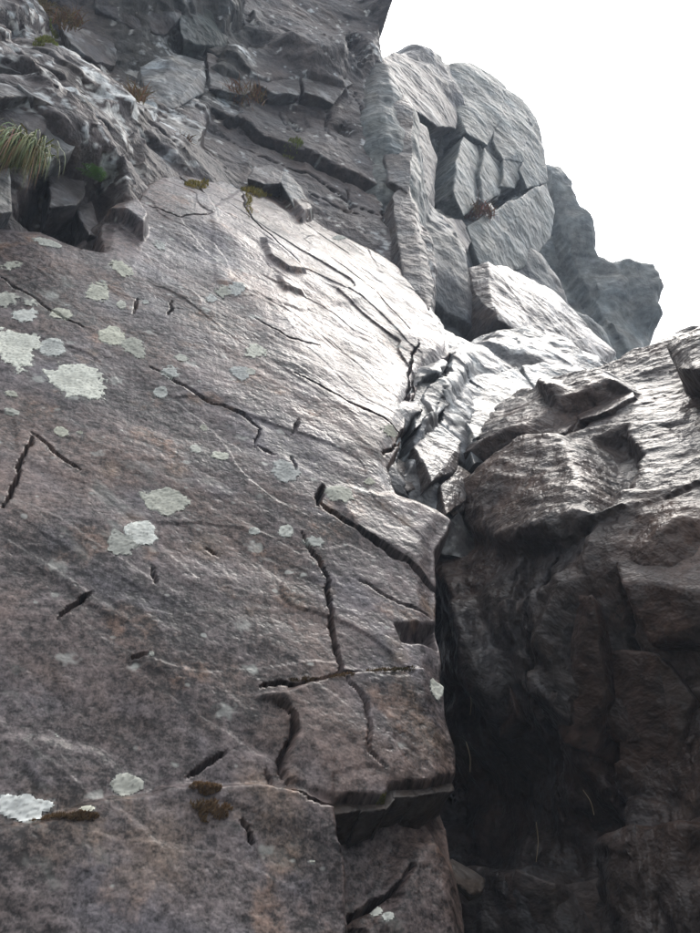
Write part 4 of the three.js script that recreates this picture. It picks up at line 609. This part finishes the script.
block([[104, 216, 2.34], [112, 211, 2.38], [134, 214, 2.42], [147, 232, 2.36], [142, 241, 2.33], [122, 232, 2.31]], 0.16, matFar, grey, 'tilted flat grey block lying on the slab below the fern', { amp: 0.006, freq: 2 });
block([[116, 196, 2.4], [122, 182, 2.46], [140, 182, 2.5], [148, 196, 2.46], [144, 214, 2.4], [124, 210, 2.38]], 0.25, matFar, pale, 'whitish angular block just above the tilted flat block', { amp: 0.012 });
block([[130, 160, 2.5], [142, 152, 2.56], [152, 172, 2.54], [158, 190, 2.5], [146, 188, 2.46], [134, 176, 2.46]], 0.25, matFar, grey, 'long narrow grey flake beside the whitish angular block', { amp: 0.008 });
block([[144, 162, 2.54], [158, 164, 2.6], [172, 176, 2.6], [168, 182, 2.56], [150, 172, 2.52]], 0.2, matFar, grey, 'flat grey flake below the dry grass clump', { amp: 0.006 });
block([[58, 22, 2.9], [96, 30, 3.0], [118, 44, 3.02], [116, 66, 2.98], [98, 62, 2.9], [70, 44, 2.8]], 0.4, matFar, grey, 'squarish grey block tucked under the roof', { amp: 0.015 });
block([[180, 16, 2.9], [196, 2, 3.0], [232, -4, 3.1], [232, 20, 3.05], [222, 44, 3.06], [206, 46, 3.0], [186, 40, 2.95]], 0.5, matFar, tone(0.12, 0.85, 1, 0.95, 0.35), 'dark green ribbed block hanging from the roof', { amp: 0.02 });
block([[248, 178, 2.72], [252, 168, 2.78], [270, 164, 2.84], [284, 172, 2.84], [280, 184, 2.78], [264, 184, 2.74]], 0.2, matFar, grey, 'small angular stone above the golden moss', { amp: 0.006, freq: 2 });
block([[274, 170, 2.82], [286, 172, 2.86], [300, 188, 2.88], [311, 206, 2.84], [308, 220, 2.8], [298, 214, 2.76], [286, 192, 2.78]], 0.15, matFar, pale, 'long pale curved flake on the rim of the slab', { amp: 0.006 });
// stones wedged in the gully
block([[418, 452, 2.38], [432, 436, 2.44], [446, 446, 2.46], [442, 470, 2.4], [428, 478, 2.34], [416, 470, 2.34]], 0.3, matWet, brown, 'squarish brown stone wedged in the crack head of the gully');
block([[382, 462, 2.2], [394, 456, 2.24], [412, 468, 2.26], [420, 490, 2.22], [408, 494, 2.16], [390, 482, 2.14]], 0.25, matNear, brown, 'pale-topped stone wedged above the cracked slab corner', { amp: 0.008 });
block([[440, 484, 2.3], [452, 474, 2.38], [464, 486, 2.4], [462, 510, 2.32], [450, 516, 2.26], [440, 504, 2.24]], 0.3, matWet, brown, 'small rounded stone jammed at the top of the dark gully', { amp: 0.008 });
block([[441, 862, 1.86], [452, 858, 1.9], [470, 872, 1.9], [484, 878, 1.92], [482, 892, 1.88], [470, 896, 1.84], [452, 880, 1.82]], 0.12, matNear, tone(0.08, 1.2, 0.95, 0.8, 0.1, 0.3), 'thin brown flake jutting from the floor of the gully', { amp: 0.006, freq: 2 });

// angular plates and blocks that the faces themselves are broken into; third number: metres proud of the face
function plates(face, parent, mat, list, cell, amp, freq, lift = 0) {
  for (const [col, thick, ...pts] of list) {
    const F = pts.map(([x, y, d]) => { const [u, v] = face.uv(x, y), p = face.pt(u, v, face.base(u, v)), r = p.clone().sub(EYE); return r.multiplyScalar(1 - (d + lift) / r.length()).add(EYE); });
    const c = F.reduce((a, p) => a.add(p), new THREE.Vector3()).multiplyScalar(1 / F.length), B = F.map(p => p.clone().sub(c).multiplyScalar(0.85).add(c).addScaledVector(face.n, -thick));
    const m = new THREE.Mesh(paint(blockGeometry([...F, ...B], cell, amp, freq), col), mat); m.name = 'rock_plate'; m.castShadow = m.receiveShadow = true; parent.add(m);
  }
}
const bGrey = tone(0.14, 1.12, 0.98, 0.97, 0.3, 0.4), bGreen = tone(0.21, 0.9, 1.0, 0.97, 0.4, 0.45), bBrown = tone(0.13, 1.1, 0.97, 0.93, 0.25, 0.4);
plates(buttress, buttress.mesh_, matFarther(), [
  [bGrey, 0.8, [374, 64, 0.1], [388, 55, 0.1], [412, 53, 0.25], [430, 58, 0.3], [450, 65, 0.3], [457, 100, 0.5], [456, 128, 0.45], [436, 126, 0.5], [410, 108, 0.35], [388, 84, 0.2]],
  [bGreen, 0.8, [448, 66, 0.25], [470, 61, 0.2], [488, 72, 0.2], [506, 86, 0.2], [500, 120, 0.55], [488, 146, 0.6], [466, 132, 0.6], [456, 110, 0.5]],
  [bGreen, 0.8, [500, 84, 0.2], [522, 99, 0.15], [536, 118, 0.1], [545, 145, 0.1], [546, 166, 0.15], [524, 150, 0.5], [504, 160, 0.6], [494, 140, 0.6]],
  [bGreen, 0.5, [464, 136, 0.55], [456, 160, 0.62], [455, 190, 0.62], [463, 218, 0.55], [478, 202, 0.3], [482, 168, 0.3], [476, 146, 0.4]],
  [bGreen, 0.5, [484, 148, 0.6], [480, 176, 0.55], [484, 204, 0.5], [499, 196, 0.35], [500, 168, 0.4]],
  [bGreen, 0.5, [504, 160, 0.6], [500, 186, 0.5], [514, 188, 0.4], [524, 176, 0.35], [522, 156, 0.4]],
  [bGreen, 0.5, [526, 150, 0.4], [546, 166, 0.15], [547, 180, 0.15], [528, 190, 0.4], [520, 172, 0.5]],
  [bGreen, 0.7, [466, 228, 0.5], [500, 207, 0.6], [546, 182, 0.3], [553, 210, 0.2], [550, 240, 0.2], [530, 262, 0.4], [500, 282, 0.6], [480, 262, 0.6]],
  [bBrown, 0.5, [400, 110, 0.2], [426, 128, 0.35], [436, 160, 0.2], [432, 210, 0.15], [420, 238, 0.3], [408, 232, 0.3], [400, 170, 0.3]],
  [bGrey, 0.5, [410, 240, 0.35], [432, 212, 0.35], [462, 222, 0.4], [474, 240, 0.5], [456, 262, 0.5], [430, 280, 0.5], [412, 268, 0.4]],
], 0.04, 0.016, 0.9);
plates(upper, upper.mesh_, matFar, [
  [pale, 0.2, [-20, 30, 0], [20, 40, 0.02], [50, 58, 0.02], [86, 88, 0.02], [84, 100, 0.12], [50, 84, 0.16], [0, 66, 0.16], [-20, 60, 0.16]],
  [pale, 0.2, [80, 86, 0.02], [112, 100, 0.02], [138, 114, 0.03], [150, 122, 0.05], [136, 130, 0.12], [104, 122, 0.14], [78, 104, 0.14]],
  [pale, 0.2, [-20, 0, 0.02], [16, 6, 0.03], [36, 26, 0.03], [44, 42, 0.06], [20, 40, 0.14], [-20, 26, 0.16]],
  [grey, 0.25, [30, 64, 0.1], [60, 80, 0.1], [70, 96, 0.12], [60, 108, 0.2], [34, 98, 0.22], [20, 84, 0.2]],
  [grey, 0.25, [-20, 72, 0.1], [20, 80, 0.12], [30, 96, 0.16], [0, 98, 0.2], [-20, 96, 0.2]],
  [pale, 0.2, [140, 66, 0.05], [176, 54, 0.05], [206, 60, 0.06], [204, 92, 0.1], [176, 108, 0.12], [148, 100, 0.1]],
  [grey, 0.2, [208, 52, 0.06], [246, 62, 0.06], [262, 82, 0.1], [244, 94, 0.14], [210, 88, 0.12]],
  [grey, 0.2, [262, 64, 0.06], [296, 76, 0.1], [300, 96, 0.1], [276, 96, 0.12], [258, 84, 0.12]],
  [grey, 0.25, [298, 70, 0.08], [340, 66, 0.06], [352, 84, 0.08], [334, 102, 0.12], [304, 94, 0.14]],
  [grey, 0.3, [90, -30, 0.2], [180, -30, 0.25], [182, 16, 0.25], [164, 34, 0.1], [130, 30, 0.08], [96, 8, 0.1]],
  [bGrey, 0.3, [240, -40, 0.2], [330, -40, 0.15], [344, 10, 0.15], [320, 44, 0.1], [270, 52, 0.08], [244, 24, 0.12]],
  [bBrown, 0.3, [390, 196, 0], [408, 186, 0], [424, 232, 0.02], [434, 286, 0.03], [428, 312, 0.05], [404, 280, 0.02]],
  [bBrown, 0.3, [376, 66, 0], [394, 76, 0], [414, 112, 0.04], [410, 160, 0.05], [408, 194, 0.04], [390, 180, 0], [380, 120, 0]],
  [pale, 0.2, [150, 112, 0.03], [186, 116, 0.03], [206, 130, 0.05], [196, 148, 0.08], [164, 138, 0.08]],
], 0.024, 0.012, 1.5, 0.13);
const wetBrown = tone(0.088, 1.25, 0.95, 0.85, 0.15, 0.2), wetRed = tone(0.082, 1.35, 0.92, 0.76, 0.15, 0.2);
plates(wall, wall.mesh_, matWet, [
  [wetBrown, 0.3, [470, 472, 0.03], [484, 446, 0.04], [502, 424, 0.03], [530, 404, 0.02], [556, 398, 0.02], [584, 410, 0.06], [562, 432, 0.13], [522, 450, 0.15], [488, 472, 0.12]],
  [wetBrown, 0.3, [556, 398, 0.02], [590, 386, 0.02], [620, 382, 0.04], [634, 396, 0.12], [606, 412, 0.16], [578, 420, 0.13]],
  [wetRed, 0.25, [612, 524, 0.06], [646, 484, 0.05], [700, 468, 0.05], [760, 452, 0.05], [760, 600, 0.07], [700, 640, 0.10], [650, 640, 0.12], [622, 580, 0.12]],
  [wetRed, 0.25, [546, 604, 0.06], [592, 594, 0.1], [606, 690, 0.1], [594, 756, 0.06], [562, 742, 0.08], [548, 690, 0.06]],
  [wetBrown, 0.25, [622, 870, 0.08], [700, 863, 0.08], [760, 860, 0.08], [760, 1000, 0.05], [640, 1000, 0.05]],
  [wetRed, 0.25, [610, 650, 0.05], [660, 652, 0.08], [690, 700, 0.08], [670, 790, 0.05], [620, 770, 0.05]],
  [wetBrown, 0.25, [478, 884, 0.1], [520, 868, 0.14], [556, 880, 0.14], [560, 1000, 0.1], [482, 1000, 0.1]],
  [wetRed, 0.25, [460, 566, 0.06], [478, 572, 0.1], [500, 640, 0.1], [516, 716, 0.08], [500, 736, 0.06], [476, 660, 0.06]],
  [wetBrown, 0.25, [566, 884, 0.06], [606, 876, 0.08], [622, 920, 0.06], [616, 1000, 0.05], [570, 1000, 0.05]],
], 0.018, 0.010, 1.8);
plates(headwall, headwall.mesh_, matWet, [
  [pale, 0.2, [412, 390, 0.02], [440, 367, 0.02], [452, 357, 0.02], [470, 372, 0.05], [454, 402, 0.09], [432, 420, 0.09], [416, 430, 0.06]],
  [pale, 0.2, [456, 398, 0.04], [476, 376, 0.03], [516, 368, 0.03], [540, 390, 0.07], [504, 430, 0.1], [474, 440, 0.1]],
  [grey, 0.2, [414, 446, 0.04], [438, 424, 0.04], [462, 442, 0.06], [456, 470, 0.1], [430, 482, 0.09]],
  [pale, 0.2, [522, 366, 0.03], [556, 360, 0.03], [590, 372, 0.05], [562, 394, 0.1], [536, 388, 0.09]],
  [pale, 0.2, [470, 440, 0.05], [506, 424, 0.06], [530, 420, 0.08], [500, 456, 0.12], [474, 466, 0.1]],
  [brown, 0.2, [440, 486, 0.05], [456, 466, 0.05], [470, 474, 0.07], [466, 500, 0.1], [446, 512, 0.1]],
], 0.016, 0.008, 1.8, 0.045);
{ // the broken underside of the slab above the hollow
  const E = slab.poly([[330, 811], [358, 810], [383, 808], [389, 797], [412, 793], [432, 790], [458, 777]]), dirt = tone(0.09, 1.2, 0.97, 0.84, 0.2, 0.25);
  for (let i = 1; i < E.length; i++) { const P = []; for (const [u, v] of [E[i - 1], E[i]]) { const h = slab.height(u, v + 0.035); for (const [dv, dh] of [[-0.008 - 0.01 * rnd(), -0.016], [-0.006 - 0.014 * rnd(), -0.05], [-0.02 - 0.02 * rnd(), -0.1], [0.02, -0.03], [0.03, -0.11]]) P.push(slab.pt(u + (rnd() - 0.5) * 0.004, v + dv, h + dh)); }
    const m = new THREE.Mesh(paint(blockGeometry(P, 0.009, 0.003, 5), dirt), matNear); m.name = 'rock_plate'; m.castShadow = m.receiveShadow = true; slabMesh.add(m); }
}
lap('blocks');

// ---------------------------------------------------------------- plants rooted in the cracks and on the ledges
const leafMat = new THREE.MeshPhysicalMaterial({ vertexColors: true, roughness: 0.75, transmission: 0.25, thickness: 0, side: THREE.DoubleSide }), dryMat = plain(null, 0.9);
const surf = (face, x, y, lift = 0) => { const [u, v] = face.uv(x, y); return face.pt(u, v, face.height(u, v) + lift); };
function blades(n, spread, len, up, out, droop, width, c0, c1) { // strips that leave the root, arch over and hang
  const pos = [], col = [], idx = [];
  for (let i = 0; i < n; i++) {
    const a = rnd() * Math.PI * 2, r = spread * Math.sqrt(rnd()), p = new THREE.Vector3(Math.cos(a) * r, (rnd() - 0.5) * spread * 0.6, Math.sin(a) * r * 0.5), l = len * (0.45 + 0.65 * rnd()), d = up.clone().add(new THREE.Vector3((rnd() - 0.5) * out, (rnd() - 0.5) * out * 0.6, (rnd() - 0.4) * out)).normalize();
    const t = rnd(), c = [0, 1, 2].map(k => lerp(c0[k], c1[k], t) * (0.75 + 0.5 * rnd())), w = width * (0.6 + 0.7 * rnd()), side = new THREE.Vector3(rnd() - 0.5, (rnd() - 0.5) * 0.3, rnd() - 0.5).normalize().multiplyScalar(w), S = 6, b = pos.length / 3;
    for (let k = 0; k <= S; k++) { const q = 1 - (k / S) ** 1.6; pos.push(p.x - side.x * q, p.y - side.y * q, p.z - side.z * q, p.x + side.x * q, p.y + side.y * q, p.z + side.z * q); col.push(...c, ...c); p.addScaledVector(d, l / S); d.y -= droop * (0.7 + 0.6 * rnd()) / S; d.x += (rnd() - 0.5) * 0.12; d.normalize(); }
    for (let k = 0; k < S; k++) { const e = b + k * 2; idx.push(e, e + 1, e + 3, e, e + 3, e + 2); }
  }
  const g = new THREE.BufferGeometry(); g.setAttribute('position', new THREE.Float32BufferAttribute(pos, 3)); g.setAttribute('color', new THREE.Float32BufferAttribute(col, 3)); g.setIndex(idx); g.computeVertexNormals(); return g;
}
function part(parent, name, g, mat, kind) { const m = new THREE.Mesh(g, mat); m.name = name; m.castShadow = m.receiveShadow = true; if (kind) m.userData.kind = kind; parent.add(m); return m; }
const V3 = (x, y, z) => new THREE.Vector3(x, y, z);
function tuft(name, p, label, category, specs, group) { const o = new THREE.Group(); o.position.copy(p); for (const [nm, mat, ...a] of specs) part(o, nm, blades(...a), mat, 'stuff'); return place(o, name, label, category, group); }
const G0 = [0.09, 0.15, 0.025], G1 = [0.20, 0.22, 0.045], D0 = [0.34, 0.24, 0.12], D1 = [0.22, 0.13, 0.06], R0 = [0.30, 0.12, 0.035];
tuft('grass_tuft', at(...hz(20, 158, 2.1)), 'long green and straw grass tuft hanging from the left ledge', 'grass', [
  ['green_blades', leafMat, 560, 0.07, 0.3, V3(0.3, 0.15, 0.6), 1.0, 5.0, 0.0024, G0, G1], ['straw_blades', dryMat, 110, 0.06, 0.40, V3(0.3, 0.0, 0.6), 0.8, 5.5, 0.0018, D0, D1], ['rusty_blades', dryMat, 60, 0.035, 0.10, V3(-0.2, 0.8, 0.4), 1.2, 2.0, 0.002, R0, D0]]);
// cushion mosses: many tiny leaves over an uneven dome
function cushion(face, x, y, rx, ry, h, n, c0, c1, label, leaf = 0.006, name = 'moss_cushion', cat = 'moss', group) {
  const c = face.uv(x, y), e = face.uv(x + rx, y), f = face.uv(x, y - ry), pos = [], col = [], o = surf(face, x, y);
  for (let i = 0; i < n; i++) {
    const a = rnd() * Math.PI * 2, r = Math.sqrt(rnd()), p = Math.cos(a) * r, q = Math.sin(a) * r, u = c[0] + p * (e[0] - c[0]) + q * (f[0] - c[0]), v = c[1] + p * (e[1] - c[1]) + q * (f[1] - c[1]);
    if (fbm(u * 0.55 / (Math.abs(e[0] - c[0]) + 0.01) + x, v * 0.55 / (Math.abs(f[1] - c[1]) + 0.01), 4, 0.7) + 0.25 * n2(u * 60, v * 60) < -0.1 + 0.5 * (r - 0.7)) continue;
    const hh = h * 0.6 * (1 - r * r) * (0.6 + 0.8 * Math.abs(n2(u * 40, v * 40))) * rnd() + 0.001, P = face.pt(u, v, face.height(u, v) + hh), t = V3(rnd() - 0.5, rnd() - 0.5, rnd() - 0.5).normalize(), b = face.n.clone().add(V3(rnd() - 0.5, rnd() - 0.2, rnd() - 0.5)).normalize(), s = leaf * (0.5 + rnd());
    for (const [k, m] of [[-0.35, 0], [0.35, 0], [0, 1.2]]) pos.push(P.x - o.x + t.x * s * k + b.x * s * m, P.y - o.y + t.y * s * k + b.y * s * m, P.z - o.z + t.z * s * k + b.z * s * m);
    const w = clamp(0.5 + 0.9 * fbm(u * 15, v * 15 + y, 3)), m = 0.7 + 0.6 * rnd(); for (let k = 0; k < 3; k++) col.push(...[0, 1, 2].map(z => lerp(c0[z], c1[z], w) * m));
  }
  const g = new THREE.BufferGeometry(); g.setAttribute('position', new THREE.Float32BufferAttribute(pos, 3)); g.setAttribute('color', new THREE.Float32BufferAttribute(col, 3)); g.computeVertexNormals();
  const G = new THREE.Group(); G.position.copy(o); part(G, 'leaves', g, leafMat, 'stuff'); return place(G, name, label, cat, group);
}
const GOLD = [0.40, 0.31, 0.05], OLIVE = [0.18, 0.17, 0.03], BR = [0.30, 0.20, 0.11], GR = [0.22, 0.28, 0.04];
cushion(slab, 258, 182, 21, 13, 0.06, 5500, GOLD, OLIVE, 'golden green moss cushion under the small angular stone', 0.011);
cushion(slab, 243, 170, 7, 6, 0.02, 700, [0.24, 0.1, 0.02], GOLD, 'rusty moss cushion next to the small angular stone', 0.009);
cushion(slab, 248, 206, 4, 14, 0.015, 600, GOLD, OLIVE, 'thin strip of moss running below the golden moss cushion', 0.008);
cushion(slab, 196, 186, 12, 5, 0.02, 700, GOLD, OLIVE, 'olive moss in the crack under the flat grey flake', 0.008);
cushion(slab, 206, 176, 4, 10, 0.02, 500, GOLD, OLIVE, 'olive moss in the short upright crack near the rim', 0.008);
cushion(upper, 38, 68, 13, 7, 0.05, 1500, GR, OLIVE, 'bright green moss cushion on the sloping left ledge', 0.012);
cushion(upper, 36, 8, 20, 12, 0.05, 1500, OLIVE, BR, 'dark olive moss along the highest ledge', 0.013);
cushion(upper, 50, 42, 7, 4, 0.04, 500, GR, OLIVE, 'small green moss cushion on the white-streaked ledge', 0.011);
cushion(upper, 291, 150, 8, 6, 0.04, 600, GR, OLIVE, 'green moss sprouting from the long diagonal crack', 0.012);
cushion(slab, 345, 836, 9, 18, 0.02, 1400, [0.05, 0.055, 0.008], BR, 'dark green moss lining the hollow under the broken edge', 0.005);
cushion(slab, 380, 806, 5, 4, 0.015, 500, [0.12, 0.12, 0.015], OLIVE, 'yellow green moss dripping from the broken edge', 0.005);
cushion(slab, 320, 682, 34, 3, 0.008, 900, [0.05, 0.04, 0.015], BR, 'brown moss packed in the level crack', 0.004);
cushion(slab, 385, 674, 30, 4, 0.010, 1100, [0.055, 0.055, 0.012], BR, 'dark moss at the broad end of the level crack', 0.004);
cushion(slab, 197, 800, 18, 7, 0.014, 1500, [0.2, 0.13, 0.06], BR, 'dry brown moss along the top of the foot block', 0.005);
cushion(slab, 200, 822, 26, 12, 0.012, 1300, [0.24, 0.17, 0.09], BR, 'scattered curled brown moss on the foot block', 0.006);
cushion(slab, 60, 830, 34, 6, 0.010, 1500, [0.22, 0.15, 0.08], BR, 'rust brown moss crust below the pale round lichen', 0.004);
const STRAW = [['straw_blades', dryMat, 150, 0.05, 0.12, V3(0, 0.9, 0.4), 1.4, 1.6, 0.0028, D0, D1]];
tuft('grass_clump', at(...hz(136, 100, 2.62)), 'withered brown grass clump below the white-streaked ledge', 'grass', STRAW);
tuft('grass_clump', at(...hz(180, 146, 2.62)), 'dry orange grass clump at the corner where slab meets cliff', 'grass', [['straw_blades', dryMat, 130, 0.045, 0.09, V3(0.1, 0.8, 0.5), 1.5, 2, 0.0028, [0.36, 0.2, 0.08], D1]]);
tuft('grass_clump', at(...hz(243, 98, 3.05)), 'dead reddish grass along the foot of the mottled wall', 'grass', [['straw_blades', dryMat, 190, 0.15, 0.12, V3(0, 0.9, 0.5), 1.4, 1.6, 0.003, [0.26, 0.14, 0.06], D1]]);
tuft('grass_clump', at(...hz(68, 24, 2.78)), 'straw coloured grass under the dark roof', 'grass', [['straw_blades', dryMat, 150, 0.08, 0.14, V3(0.1, 0.5, 0.6), 1.4, 2.4, 0.003, D0, D1]]);
tuft('grass_clump', surf(buttress, 466, 224, 0.05), 'rust coloured grass on the ledge of the far buttress', 'grass', [['straw_blades', dryMat, 220, 0.16, 0.16, V3(0, 0.8, 0.5), 1.5, 1.6, 0.006, [0.24, 0.1, 0.05], D1]]);
{ // small fern: fronds with leaflets
  const o = new THREE.Group(); o.position.copy(at(...hz(100, 182, 2.3)));
  for (let f = 0; f < 8; f++) { const pos = [], col = [], d = V3(rnd() * 1.6 - 0.8, 0.5 * rnd() + 0.1, 0.5 + 0.4 * rnd()).normalize(), p = V3(0, 0, 0), l = 0.07 + 0.05 * rnd(), S = 12; for (let k = 0; k < S; k++) { const sd = V3(-d.z, 0.2, d.x).normalize(), w = 0.022 * Math.sin(Math.PI * (k + 1.2) / (S + 1.5)); for (const e of [-1, 1]) { const a = p, b = p.clone().addScaledVector(d, l / S * 0.8), t = p.clone().addScaledVector(sd, e * w).addScaledVector(d, l / S * 0.9); for (const q of [a, b, t]) { pos.push(q.x, q.y, q.z); const m = 0.8 + 0.4 * rnd(); col.push(0.14 * m, 0.3 * m, 0.05 * m); } } p.addScaledVector(d, l / S); d.y -= 0.09; d.normalize(); }
    const g = new THREE.BufferGeometry(); g.setAttribute('position', new THREE.Float32BufferAttribute(pos, 3)); g.setAttribute('color', new THREE.Float32BufferAttribute(col, 3)); g.computeVertexNormals(); part(o, 'frond', g, leafMat); }
  place(o, 'fern', 'small bright green fern in the dark hollow', 'fern');
}
// straws hanging in the dark gully
for (const [x0, y0, x1, y1, h] of [[466, 742, 470, 772, 2.0], [583, 790, 594, 815, 2.05], [536, 822, 536, 862, 2.1], [469, 690, 470, 715, 2.2]]) {
  const a = at(...hz(x0, y0, h)), b = at(...hz(x1, y1, h)).sub(a), c = new THREE.CatmullRomCurve3([V3(0, 0, 0), b.clone().multiplyScalar(0.5).add(V3(0.004, 0, 0.004)), b]); const g = new THREE.TubeGeometry(c, 8, 0.0007, 4); const m = new THREE.Mesh(g, straw()); m.position.copy(a); m.castShadow = m.receiveShadow = true; place(m, 'dry_straw', 'single dry straw hanging against the dark gully rock', 'straw', 'straws in the gully');
}
function straw() { return straw.m ??= plain([0.26, 0.2, 0.12], 0.8); }
lap('plants');
renderer.render(scene, camera);
